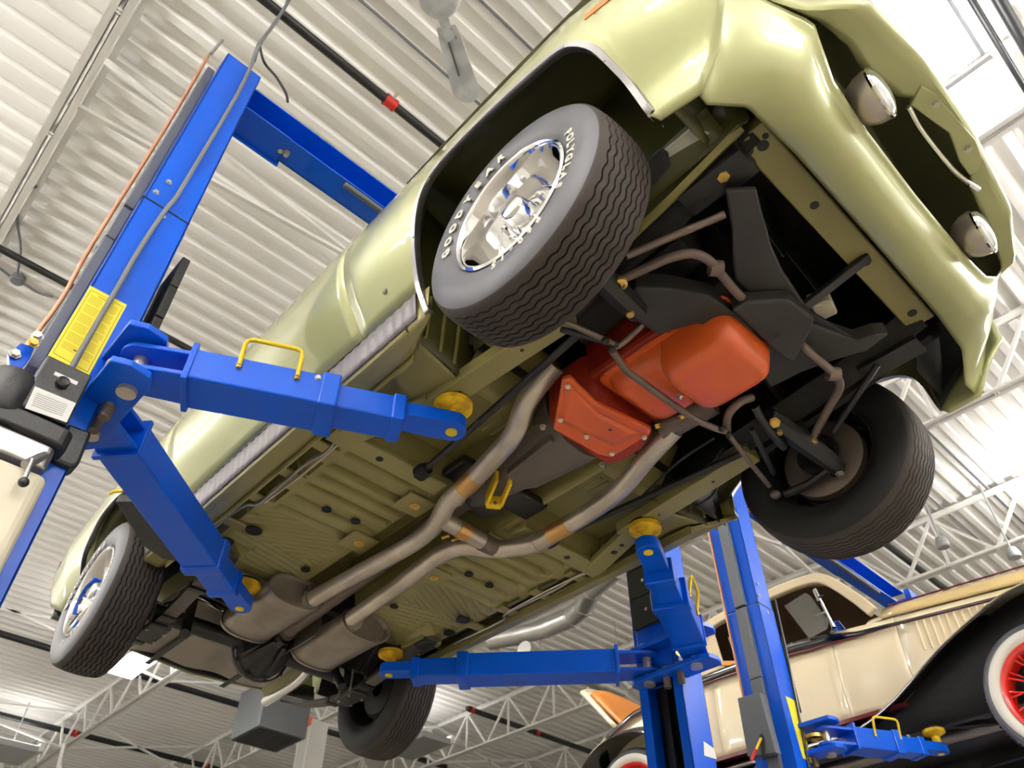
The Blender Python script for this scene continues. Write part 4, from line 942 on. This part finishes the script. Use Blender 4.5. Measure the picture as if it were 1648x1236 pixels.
tk = M().prism(rect(XF-.10, XF+.075, -1.64, -1.405, 1.30, .03), (0, 0, .345)).obj('oil_reservoir', 'tank_plastic', near, smooth=False, bevel=.012)
M().lathe([(.025, 0), (.025, .02), (1e-4, .02)], at(8, 785, 'z', 1.645), (0, 0, 1), 18).obj('filler_cap', 'black_plastic', tk)
# hoses and copper air line along the outer face
def outl(pts, dx, r, name, mt): return M().tube(smooth_path([at(a, b, 'x', XC+dx) for a, b in pts], 4), r, 10).obj(name, mt, near)
outl([(335, 90), (270, 200), (150, 390), (100, 480), (40, 560)], -.02, .0075, 'copper_line', 'copper')
outl([(339, 87), (350, 74), (358, 65)], -.02, .008, 'air_fitting', 'trim_steel')
outl([(158, 398), (140, 440), (105, 488), (75, 530), (60, 560)], .0, .007, 'hydraulic_hose', 'black_satin')
outl([(166, 395), (150, 425), (120, 475), (88, 515), (70, 548)], .03, .006, 'hydraulic_hose', 'black_satin')
bk = M().prism([at(*q, 'x', XC+.05) for q in ((10, 575), (30, 557), (52, 565), (45, 582), (15, 620))], (.02, 0, 0)).obj('pulley_bracket', 'lift_blue', near, smooth=False, bevel=.003)
bolt(at(24, 570, 'x', XC+.075), (1, 0, 0), .012, .012, 'bolt', bk); bolt(at(53, 553, 'x', XC+.1), (1, 0, 0), .012, .014, 'gold_zinc', near)
bolt(at(60, 543, 'x', XC+.1), (1, -.3, 0), .013, .016, 'bolt', near)
m = M(); m.tube(pz([(10, 565), (24, 572), (36, 582)], 2.1), .003, 6); 
# rubber door guard on the near carriage shows as a dark slab beside the column
# step hung on the near rear arm (grey tray with yellow edge)
rear_arm = [o for o in L1.children if o.name.startswith('swing_arm')][1]
M().prism(pz([(186, 808), (215, 808), (300, 905), (262, 900), (232, 880)], 2.06), (0, 0, .035)).obj('arm_step', 'kframe', rear_arm, smooth=False, bevel=.003)
M().tube([at(178, 794, 'z', 2.105), at(183, 791, 'z', 2.105), at(212, 789, 'z', 2.105)], .006, 8).obj('step_edge', 'yellow', rear_arm)
bolt(at(341, 892, 'z', ZB+.06), (1, .3, 0), .009, .012, 'bolt', rear_arm)
# far column label
fc = [o for o in L1.children if o.name.startswith('column')][1]
M().prism([at(*q, 'x', XF) for q in ((1132, 1193), (1149, 1205), (1153, 1222), (1133, 1216))], (.0016, 0, 0)).obj('service_label', 'label_white', fc, smooth=False)
# power cable from the near column up to the roof
pc = tag(M().tube(smooth_path([fx(408, 98, .012), at(418, 70, 'x', XF+.02), at(440, 40, 'z', 5.2), at(465, 0, 'z', 5.6), at(480, -40, 'z', 5.9)], 5), .011, 8).obj('power_cable', 'gray_cable'), 'grey power cable rising from the near lift column to the roof', 'cable')
tag(M().tube(smooth_path([at(418, 72, 'x', XF+.02), at(425, 100, 'x', XC), at(445, 125, 'x', XC), at(460, 150, 'x', XC), at(463, 164, 'x', XC)], 5), .007, 8).obj('beam_cable', 'black_satin'), 'thin black cable looping down to the blue overhead beam', 'cable')

# ---- second lift, under the cream roadster
X2, O2 = -1.515, 4.17
L2 = lift_all('two_post_lift', X2, O2, 'blue two-post lift holding up the cream roadster, behind the green car', [
    (X2+.24, O2-1.335, -.93, 3.53, .58, .80, -1), (X2-.02, O2-1.335, -2.5, 3.75, .7, .88, 0),
    (X2+.24, O2+1.335, -.72, 4.8, .58, .80, 0), (X2-.02, O2+1.335, -2.5, 4.6, .7, .88, 0)], False, pads=(2.192,)*4)
c2 = [o for o in L2.children if o.name.startswith('column')][0]
YO2 = O2-1.543
def fy(px, py, dy=0.): return at(px, py, 'y', YO2-dy)
lk = M().prism([fy(*q, .035) for q in ((1196, 1128), (1232, 1119), (1258, 1215), (1213, 1222))], (0, -.06, 0)).obj('lock_cover', 'cover_gray', c2, smooth=False, bevel=.003)
M().prism([fy(*q, .036+.06) for q in ((1222, 1184), (1226, 1180), (1230, 1186), (1233, 1222), (1227, 1224))], (0, -.001, 0)).obj('lever_slot', 'black_paint', lk, smooth=False)
g = M().tube([fy(1225, 1188, .10), fy(1217, 1206, .13)], .007, 8).obj('lock_lever', 'yellow', lk)
M().tube([fy(1217, 1206, .13), fy(1209, 1224, .15)], .009, 8).obj('lever_grip', 'red', g)
M().tube([fy(1141, 858, .02), fy(1198, 1130, .02)], .008, 8).obj('copper_line', 'copper', c2)
XF2 = X2+.125
M().prism([at(*q, 'x', XF2) for q in ((1264, 1120), (1283, 1130), (1307, 1228), (1292, 1220))], (.0016, 0, 0)).obj('warning_label', 'label_yellow', c2, smooth=False)
M().tube([at(1247, 965, 'x', XF2+.012), at(1268, 1060, 'x', XF2+.012), at(1303, 1236, 'x', XF2+.012)], .008, 8).obj('conduit', 'black_satin', c2)
# ================================================================== cream roadster on the second lift
rd = thing('roadster', (-1.4, 4.17, 2.3), 'cream open vintage roadster with black wings and red wire wheels', 'car')
CY = 4.17
def yp(px, py, y): return at(px, py, 'y', y)
# body tub: side panels lofted across, plan taper to the nose
def half(x): return lerp([(-3.9, .42), (-3.3, .58), (-2.6, .70), (-1.35, .70), (-.95, .66), (.45, .36)], x)
def belt(x): return lerp([(-3.9, 2.80), (-3.2, 2.93), (-2.3, 2.95), (-1.6, 2.945), (-1.2, 2.93), (-1.0, 2.915), (.45, 2.91)], x)
def bline(x): return lerp([(-3.9, 2.78), (-3.2, 2.91), (-2.3, 2.935), (-1.65, 2.931), (-1.4, 2.905), (-1.17, 2.868), (-.9, 2.857), (.45, 2.855)], x)
def sill(x): return lerp([(-3.9, 2.62), (-3.2, 2.45), (-2.7, 2.345), (-.9, 2.345), (.45, 2.40)], x)
for s in (-1, 1):
    def side(xa, xb):
        return lambda u, v: (xa+(xb-xa)*u, CY+s*(half(xa+(xb-xa)*u)+.025*sin(pi*v)-.03*v), sill(xa+(xb-xa)*u)+(belt(xa+(xb-xa)*u)-sill(xa+(xb-xa)*u))*v)
    for nm, xa, xb in (('rear_side_panel', -3.9, -2.360), ('door', -2.357, -1.370), ('scuttle_panel', -1.367, -.928), ('hood_side', -.925, .45)): M().grid(side(xa, xb), 14, 12).obj(nm, 'cream', rd, solid=.008)
    # belt moulding, black with maroon edge lines
    def bm(dz0, dz1, off): return lambda u, v: (-3.6+4.05*u, CY+s*(half(-3.6+4.05*u)+off), bline(-3.6+4.05*u)+(dz0+(dz1-dz0)*v)*lerp([(-3.6, .7), (-2.4, 1), (-1.5, 1.3), (-1.15, .5), (-.9, .3), (.45, .25)], -3.6+4.05*u))
    M().grid(bm(-.040, .020, .012), 60, 2).obj('belt_moulding', 'gloss_black', rd, solid=.012)
    M().grid(bm(-.050, -.040, .013), 60, 1).obj('coach_line', 'maroon', rd, solid=.01)
    # louvres
    for k in range(11):
        x = -.80+.045*k; M().bar((x, CY+s*(half(x)+.024), 2.64), (x+.004, CY+s*(half(x)+.010), 2.84), .012, .010).obj('hood_louvre', 'cream', rd, smooth=False, bevel=.004)
    # sill board under the body
    M().box(-2.75, -1.0, CY+s*.70-.03, CY+s*.70+.03, 2.325, 2.35).obj('sill_strip', 'maroon', rd, smooth=False)
    # wings: swept sheet with rolled edge
    def wing(curve, w0, w1):
        P = smooth_path(curve, 5); n = len(P); m = M(); R = 7
        for i, p in enumerate(P):
            d = (P[min(i+1, n-1)]-P[max(i-1, 0)]).normalized(); up = Vector((-d.z, 0, d.x)); up = up if up.z > 0 else -up
            for j in range(R+1):
                t = j/R; y = CY+s*(w0+(w1-w0)*t); m.v.append(Vector((p.x, y, p.z))+up*(.05*sin(pi*min(1, t*.62+.19))-.045*max(0, t-.7)/.3))
        for i in range(n-1):
            for j in range(R): m.f.append((i*(R+1)+j, i*(R+1)+j+1, (i+1)*(R+1)+j+1, (i+1)*(R+1)+j))
        return m.obj('wing', 'gloss_black', rd, solid=.008)
    FW = [(.42, 0, 2.28), (.36, 0, 2.50), (.20, 0, 2.66), (0, 0, 2.725), (-.18, 0, 2.715), (-.364, 0, 2.655), (-.55, 0, 2.58), (-.72, 0, 2.495), (-.90, 0, 2.39), (-1.05, 0, 2.31), (-1.25, 0, 2.235), (-1.45, 0, 2.21), (-2.5, 0, 2.21)]
    wing(FW, .56, .88)
    FP = smooth_path(FW[:11], 3); mm = M()
    for p in FP:
        for t in range(4): mm.v.append(Vector((p.x, CY+s*(.70-.06*t/3), p.z+.03-(p.z+.03-2.20)*t/3)))
    for i in range(len(FP)-1):
        for t in range(3): mm.f.append((i*4+t, i*4+t+1, i*4+t+5, i*4+t+4))
    mm.obj('wing_skirt', 'undercoat', rd, solid=.004)
    wing([(-2.45, 0, 2.235), (-2.62, 0, 2.33), (-2.78, 0, 2.52), (-2.95, 0, 2.64), (-3.15, 0, 2.68), (-3.4, 0, 2.64), (-3.6, 0, 2.50), (-3.68, 0, 2.36)], .52, .88)
    # inner valance closing body to chassis
    M().grid(lambda u, v: (.40-3.6*u, CY+s*(.56-.06*v), 2.62-.38*v), 6, 4).obj('wing_valance', 'undercoat', rd, solid=.004)
    M().bar((.45, CY+s*.60, 2.255), (-3.6, CY+s*.60, 2.255), .06, .12).obj('chassis_rail', 'black_satin', rd, smooth=False, bevel=.006)
    M().bar((-.55, CY+s*.30, 2.22), (-1.3, CY+s*.62, 2.28), .05, .03).obj('running_board_bracket', 'black_satin', rd, smooth=False)
M().box(-3.5, .4, CY-.5, CY+.5, 2.335, 2.35).obj('floor_board', 'black_satin', rd, smooth=False)
M().cyl((.2, CY-.30, 2.24), (-2.6, CY-.32, 2.22), .04, 16).obj('exhaust_pipe', 'galv', rd)
M().cyl((-.18, CY-.60, 2.17), (-.18, CY+.60, 2.17), .03, 12).obj('front_axle', 'black_satin', rd)
# hood top in tan with a maroon rim
for s in (-1, 1):
    def ht(u, v):
        x = -1.0+1.45*u; a = v*pi/2; return (x, CY+s*(half(x)-.02)*cos(a)**.8, belt(x)+.01+.19*sin(a))
    M().grid(ht, 10, 10).obj('hood_top', 'tan_paint', rd, solid=.006)
    M().tube([(-1.0, CY+s*(half(-1.0)-.23), belt(-1.0)+.185), (.45, CY+s*(half(.45)-.14), belt(.45)+.185)], .006, 6).obj('hood_line', 'maroon', rd)
M().grid(lambda u, v: (-1.0-.12*u, CY-.64+1.28*v, 2.925+.19*sin(pi*v)**.7-.0*u), 4, 16).obj('cowl', 'cream', rd, solid=.006)
# soft top, canopy edge, bows
def canopy(u, v):
    x = lerp([(0, -1.22), (.08, -1.45), (.3, -1.8), (.7, -2.35), (.88, -2.62), (1, -2.85)], u); a = pi*v
    zt = lerp([(0, 3.36), (.08, 3.45), (.3, 3.48), (.7, 3.46), (.88, 3.36), (1, 3.02)], u)
    return (x, CY-.64*cos(a), zt-.10*(1-sin(a)**.5))
M().grid(canopy, 20, 20).obj('soft_top', 'canvas_brown', rd, solid=.012)
for s in (-1, 1):
    rim = smooth_path([(-1.04, CY+s*.64, 2.99), (-1.14, CY+s*.65, 3.15), (-1.30, CY+s*.655, 3.34), (-1.48, CY+s*.66, 3.385), (-1.8, CY+s*.66, 3.385), (-2.2, CY+s*.66, 3.36), (-2.5, CY+s*.66, 3.28), (-2.85, CY+s*.66, 3.02)], 5)
    M().ribbon(rim, .05, .075).obj('soft_top_edge', 'canvas_cream', rd, bevel=.01)
    M().bar((-2.30, CY+s*.655, 3.03), (-2.12, CY+s*.655, 2.97), .02, .035).obj('top_bow', 'wood_orange', rd, smooth=False, bevel=.004)
    # rear quarter canvas
    M().add([(-2.25, CY+s*.65, 2.95), (-2.9, CY+s*.64, 2.95), (-2.85, CY+s*.65, 3.05), (-2.5, CY+s*.65, 3.30), (-2.30, CY+s*.65, 3.34)], [(0, 1, 2, 3, 4)]).obj('quarter_canvas', 'canvas_cream', rd, solid=.01, smooth=False)
M().grid(lambda u, v: (-1.9-.95*u, CY-.62+1.24*v, 2.93+.02*u), 4, 4).obj('cockpit_floor', 'canvas_brown', rd, solid=.01)
M().grid(lambda u, v: (-2.05-.12*v, CY-.62+1.24*u, 2.6+.62*v), 6, 6).obj('seat_back', 'canvas_brown', rd, solid=.06)
# windscreen post with wind wing
ys = CY-.68
a = yp(1342, 1010, ys); b = yp(1312, 948, ys)
po = M().tube([a, a.lerp(b, .5), b], [.016, .012, .012], 10).obj('windscreen_post', 'chrome', rd)
M().prism([yp(*q, ys) for q in ((1362, 1014), (1335, 1018), (1342, 1000), (1350, 998))], (0, .03, 0)).obj('post_foot', 'chrome', po, smooth=False, bevel=.004)
for q, w in (((1303, 970), (1325, 958)), ((1312, 992), (1332, 984)), ((1318, 968), (1310, 950))): M().tube([yp(*q, ys-.03), yp(*w, ys)], .010, 8).obj('wing_clamp', 'chrome', po)
gl = [(1262, 975), (1295, 954), (1303, 958), (1333, 1000), (1331, 1012), (1302, 1028)]
M().prism([yp(*q, ys-.05) for q in gl], (0, .006, 0)).obj('wind_wing', 'glass', rd, smooth=False, bevel=.002)
M().add([(-1.05, CY-.6, 2.99), (-1.05, CY+.6, 2.99), (-1.22, CY+.6, 3.36), (-1.22, CY-.6, 3.36)], [(0, 1, 2, 3)]).obj('windscreen', 'glass', rd, solid=.006, smooth=False)
# rumble seat lid open at the tail, leather inside
def lid(off): return lambda u, v: (-3.42-.30*v-off, CY-.42+.6*u+.05*v, 2.86+.52*v+.06*sin(pi*u)*v)
M().grid(lambda u, v: (-3.50-.36*v-.05*sin(pi*u), CY-.52+1.0*u, 2.90+.50*v-.10*(abs(2*u-1)**3)*v), 14, 8).obj('rumble_lid', 'cream', rd, solid=.03)
M().grid(lambda u, v: (-3.44-.34*v-.03*sin(pi*u), CY-.47+.92*u, 2.91+.46*v-.10*(abs(2*u-1)**3)*v), 14, 8).obj('rumble_cushion', 'leather_orange', rd, solid=.03)
M().grid(lambda u, v: (-2.8-1.1*u, CY-(half(-2.8-1.1*u)-.02)*cos(pi*v), belt(-2.8-1.1*u)+.10*sin(pi*v)*(1-.5*u)), 10, 16).obj('tail_deck', 'cream', rd, solid=.008)
# wire wheels
WN = 96
def cream_wheel(c, s):
    w = thing('wire_wheel', c, parent=rd); w['world_children'] = 1; w.matrix_parent_inverse = Matrix.Translation(-rd.location)
    d = (0, s, 0)
    M().lathe([(.285, .02), (.30, .03), (.345, .04), (.362, .03), (.372, .0), (.375, -.05), (.372, -.10), (.345, -.13), (.29, -.12)], c, d, WN).obj('tyre', 'sidewall', w)
    m = M()
    for k in range(WN):
        a = 2*pi*k/WN; m.box(-.004, .004, -.012, .012, .366, .379, Matrix.Translation(Vector(c)+Vector((0, 0, 0))) @ Matrix.Rotation(a, 4, 'Y'))
    m.obj('tread_lugs', 'rubber_black', w, smooth=False)['kind'] = 'stuff'
    M().lathe([(.272, .024), (.282, .038), (.30, .047), (.322, .048), (.330, .043)], c, d, WN).obj('whitewall', 'whitewall', w)
    M().lathe([(.276, .022), (.270, .034), (.258, .030), (.244, .012), (.236, -.02), (.24, -.10)], c, d, 64).obj('rim', 'spoke_red', w)
    M().lathe([(1e-4, .085), (.04, .085), (.06, .07), (.07, .03), (.07, -.06)], c, d, 32).obj('hub_cap', 'chrome', w)
    C = Vector(c)
    sm = []
    for k in range(28):
        a = 2*pi*k/28; off = .18*(1 if k % 2 else -1); h = .05 if k % 4 < 2 else -.04
        p = C+Vector((.068*cos(a), s*h, .068*sin(a))); q = C+Vector((.243*cos(a+off), s*0, .243*sin(a+off)))
        M().tube([p, q], .0055, 6, False).obj('spoke', 'spoke_red', w)
    return w
for x, z in ((-.17, 2.18), (-3.15, 2.20)):
    for s in (-1, 1): cream_wheel((x, CY+s*.77, z), s)
# ================================================================== services under the roof
def run(name, p, q, r, mt, label, cat, group=None, n=12): return tag(M().cyl(p, q, r, n).obj(name, mt), label, cat, group)
def sprinkler(x, y0, y1, z, couple, label, r=.035):
    t = thing('sprinkler_pipe', (x, y0, z), label, 'pipe', 'black sprinkler pipes')
    M().cyl((x, y0, z), (x, y1, z), r, 16).obj('pipe', 'sprinkler_black', t)
    for y in couple:
        M().lathe([(r+.012, -.045), (r+.014, -.03), (r+.010, -.02), (r+.010, .02), (r+.014, .03), (r+.012, .045)], (x, y, z), (0, 1, 0), 16).obj('coupling', 'red', t)
        M().cyl((x+r+.008, y, z+.0), (x+r+.05, y, z+.02), .012, 8).obj('sprinkler_head', 'steel', t)
    return t
zc = 5.6
a = at(430, 0, 'z', zc); c = at(628, 165, 'z', zc)
sprinkler(c.x, -4.0, 6.0, zc, [c.y], 'black sprinkler pipe with a red coupling above the near lift', .032)
a = at(47, 425, 'z', 5.6); sprinkler(a.x, -6, 1.5, 5.6, [], 'black sprinkler pipe passing behind the near lift column', .03)
a = at(85, 1045, 'z', 5.75); sprinkler(a.x, -6, 9, 5.75, [], 'black sprinkler pipe crossing below the rear wheel of the green car', .05)
a = at(140, 1185, 'z', 5.75); sprinkler(a.x, -6, 12, 5.75, [2.75, 5.4], 'farthest black sprinkler pipe, at the lower left corner', .05)
a = at(860, 1178, 'z', 5.7); sprinkler(a.x, 7.2, 15, 5.7, [7.3, 8.9], 'black sprinkler pipe with two red fittings below the rear lift arm', .045)
a = at(1432, 880, 'z', 5.6); sprinkler(a.x, 7.0, 12, 5.6, [7.1], 'black sprinkler pipe with red end fitting over the cream car', .04)
for q, r, l in (((1600, 60), .022, 'black pipe beside the LED panel, outer one'), ((1643, 60), .04, 'thick black pipe at the upper right corner')):
    a = at(*q, 'z', 5.7); run('roof_pipe', (a.x, -5, 5.7), (a.x, 9, 5.7), r, 'sprinkler_black', l, 'pipe')
for q, l in (((660, 70), 'thin grey conduit left of the ceiling fan blade'), ((820, 45), 'thin grey conduit right of the ceiling fan blade'), ((1565, 60), 'thin grey conduit beside the glaring LED panel')):
    a = at(*q, 'z', 5.987); run('conduit', (a.x, -6, 5.987), (a.x, 9, 5.987), .0115, 'gray_cable', l, 'conduit')
# ceiling fan
hub = at(706, -6, 'z', 5.15)
t = thing('ceiling_fan', hub, 'white ceiling fan with one long blade in view above the green fender', 'fan')
M().lathe([(.02, .62), (.02, .1), (.05, .09), (.11, .06), (.13, .0), (.11, -.05), (.04, -.075), (1e-4, -.075)], hub, (0, 0, 1), 32).obj('motor', 'fan_white', t)
tip = at(752, 150, 'z', 5.12); d0 = tip-hub; d0.z = 0; ln = d0.length; ang = atan2(d0.y, d0.x)
def blade():
    pts = []
    for i in range(17): 
        tt = -pi/2+pi*i/16; pts.append((ln-.09+.09*cos(tt), .085*sin(tt)))
    return [(.14, .06), (.22, .075)][::-1]+[]+[(.14, -.06), (.22, -.075)]*0, pts
for k in range(3):
    A = ang+2*pi*k/3; R = Matrix.Translation(hub) @ Matrix.Rotation(A, 4, 'Z') @ Matrix.Rotation(radians(8), 4, 'X')
    poly = [(.16, -.06), (.24, -.07)]+[(ln-.02+.085*cos(tt), .088*sin(tt)) for tt in [-pi/2+pi*i/14 for i in range(15)]]+[(.24, .07), (.16, .06)]
    b = M().prism([R @ Vector((x, y, -.03)) for x, y in poly], R.to_3x3() @ Vector((0, 0, .008))).obj('fan_blade', 'fan_white', t, smooth=False, bevel=.003)
    M().bar(R @ Vector((.22, .012, -.035)), R @ Vector((ln-.12, .012, -.035)), .012, .008).obj('blade_groove', 'cover_gray', b, smooth=False)
    M().bar(R @ Vector((.08, 0, -.035)), R @ Vector((.25, 0, -.035)), .06, .006).obj('blade_iron', 'fan_white', b, smooth=False)
    for x, y in ((.18, .03), (.18, -.03), (.23, .04), (.23, -.04)): bolt(R @ Vector((x, y, -.038)), (0, 0, -1), .006, .004, 'bolt', b)
# spiral ducts
P = [at(*q, 'z', 5.2) for q in ((790, 1030), (835, 1022), (880, 1010), (920, 993), (940, 975), (950, 950), (990, 915))]
t = thing('spiral_duct', P[0], 'shiny silver round duct with elbow beside the right lift column', 'duct')
def ductseg(pts, r, par, nm='duct_section'):
    o = M().tube(pts, r, 20).obj(nm, 'duct', par)
    for p, q in ((pts[0], pts[1]), (pts[-2], pts[-1])):
        d = (q-p).normalized(); c = pts[0] if p is pts[0] else pts[-1]; M().cyl(c-d*.02, c+d*.02, r*1.04, 20).obj('duct_seam', 'duct', o)
    return o
for i in range(len(P)-1): ductseg([P[i], P[i].lerp(P[i+1], .5), P[i+1]], .13, t)
P2 = [at(*q, 'z', 4.9) for q in ((845, 1045), (870, 1062), (930, 1085), (1000, 1115), (1060, 1160))]
t2 = thing('spiral_duct', P2[0], 'thinner silver duct running behind the tail of the cream car', 'duct')
for i in range(len(P2)-1): ductseg([P2[i], P2[i].lerp(P2[i+1], .5), P2[i+1]], .10, t2)
for p in (P2[1], P2[3]): M().cyl((p.x, p.y, p.z+.09), (p.x, p.y, DECK), .006, 6).obj('duct_hanger', 'steel', t2)
for p in (P[1], P[4]): M().cyl((p.x, p.y, p.z+.12), (p.x, p.y, DECK), .006, 6).obj('duct_hanger', 'steel', t)
# square heater
hz0, hz1 = 4.55, 5.25
cc = [at(*q, 'z', hz0) for q in ((385, 1197), (421, 1172), (474, 1186), (443, 1206))]
hx = sum(p.x for p in cc)/4; hy = sum(p.y for p in cc)/4; sx, sy = .41, .39
t = thing('unit_heater', (hx, hy, hz0), 'square grey unit heater hanging beside the white column', 'heater')
M().box(hx-sx, hx+sx, hy-sy, hy+sy, hz0, hz1).obj('heater_case', 'heater_gray', t, smooth=False, bevel=.01)
M().box(hx-sx+.05, hx+sx-.05, hy-sy+.05, hy+sy-.05, hz0-.012, hz0+.002).obj('outlet_grille', 'dark_grille', t, smooth=False)
for k in range(9): M().box(hx-sx+.05, hx+sx-.05, hy-sy+.08+.075*k, hy-sy+.09+.075*k, hz0-.02, hz0-.01).obj('grille_slat', 'dark_grille', t, smooth=False)
M().box(hx+.30, hx+.40, hy+sy, hy+sy+.06, hz0+.22, hz0+.34).obj('gas_valve', 'orange', t, smooth=False)
for ax_ in (-1, 1): M().cyl((hx+ax_*.4, hy, hz1), (hx+ax_*.4, hy, DECK), .01, 6).obj('heater_hanger', 'steel', t)
# junction box with flexible conduit on the deck left of the lift
jb = at(28, 450, 'z', 5.95)
t = thing('junction_box', jb, 'round grey junction box with curved conduits left of the lift column', 'electrical box')
M().lathe([(.055, .04), (.06, .03), (.06, -.02), (.05, -.03), (1e-4, -.03)], jb, (0, 0, 1), 24).obj('box_body', 'gray_cable', t)
for pts in (((28, 438), (33, 400), (28, 350), (40, 310), (58, 300)), ((18, 446), (8, 438), (-10, 425)), ((38, 456), (60, 470), (85, 478))):
    M().tube(smooth_path([at(*q, 'z', 5.95) for q in pts], 5), .012, 8).obj('flex_conduit', 'gray_cable', t)
# fixtures near the bottom edge
def troffer(c, lx, ly, label, name='strip_light'):
    t = thing(name, c, label, 'light'); M().box(c.x-lx, c.x+lx, c.y-ly, c.y+ly, c.z, c.z+.10).obj('fixture_tray', 'fixture_gray', t, smooth=False, bevel=.01)
    M().box(c.x-lx-.03, c.x+lx+.03, c.y+ly-.02, c.y+ly+.06, c.z+.02, c.z+.16).obj('fixture_flange', 'white_paint', t, smooth=False, bevel=.01)
    M().box(c.x-lx+.03, c.x+lx-.03, c.y-ly+.03, c.y+ly-.05, c.z+.101, c.z+.108).obj('uplight', 'led_faint', t, smooth=False)  # glow added on top of the tray to brighten the far roof
    M().cyl((c.x, c.y, c.z+.1), (c.x, c.y, DECK), .012, 6).obj('fixture_stem', 'fixture_gray', t)
troffer(at(672, 1205, 'z', 5.15), .55, .30, 'flat grey uplight fixture behind the far rear tyre')
troffer(at(12, 1215, 'z', 5.1), .5, .35, 'flat grey uplight fixture at the lower left corner')
for q, l in (((1517, 876), 'small white floodlight hanging over the cream car, left one'), ((1632, 893), 'small white floodlight hanging over the cream car, right one')):
    c = at(*q, 'z', 5.05); t = thing('floodlight', c, l, 'light')
    M().lathe([(.02, .10), (.05, .08), (.07, .02), (.07, -.03), (.06, -.04), (1e-4, -.04)], c, (0, 0, 1), 20).obj('lamp_head', 'fixture_gray', t)
    M().tube([c+Vector((0, 0, .1)), Vector((c.x, c.y, DECK))], .012, 6).obj('lamp_stem', 'fixture_gray', t)
run('white_strut', at(95, 1236, 'z', 4.6), at(104, 1200, 'z', 5.25), .045, 'white_paint', 'short white strut below the joist at the lower left', 'strut', n=4)
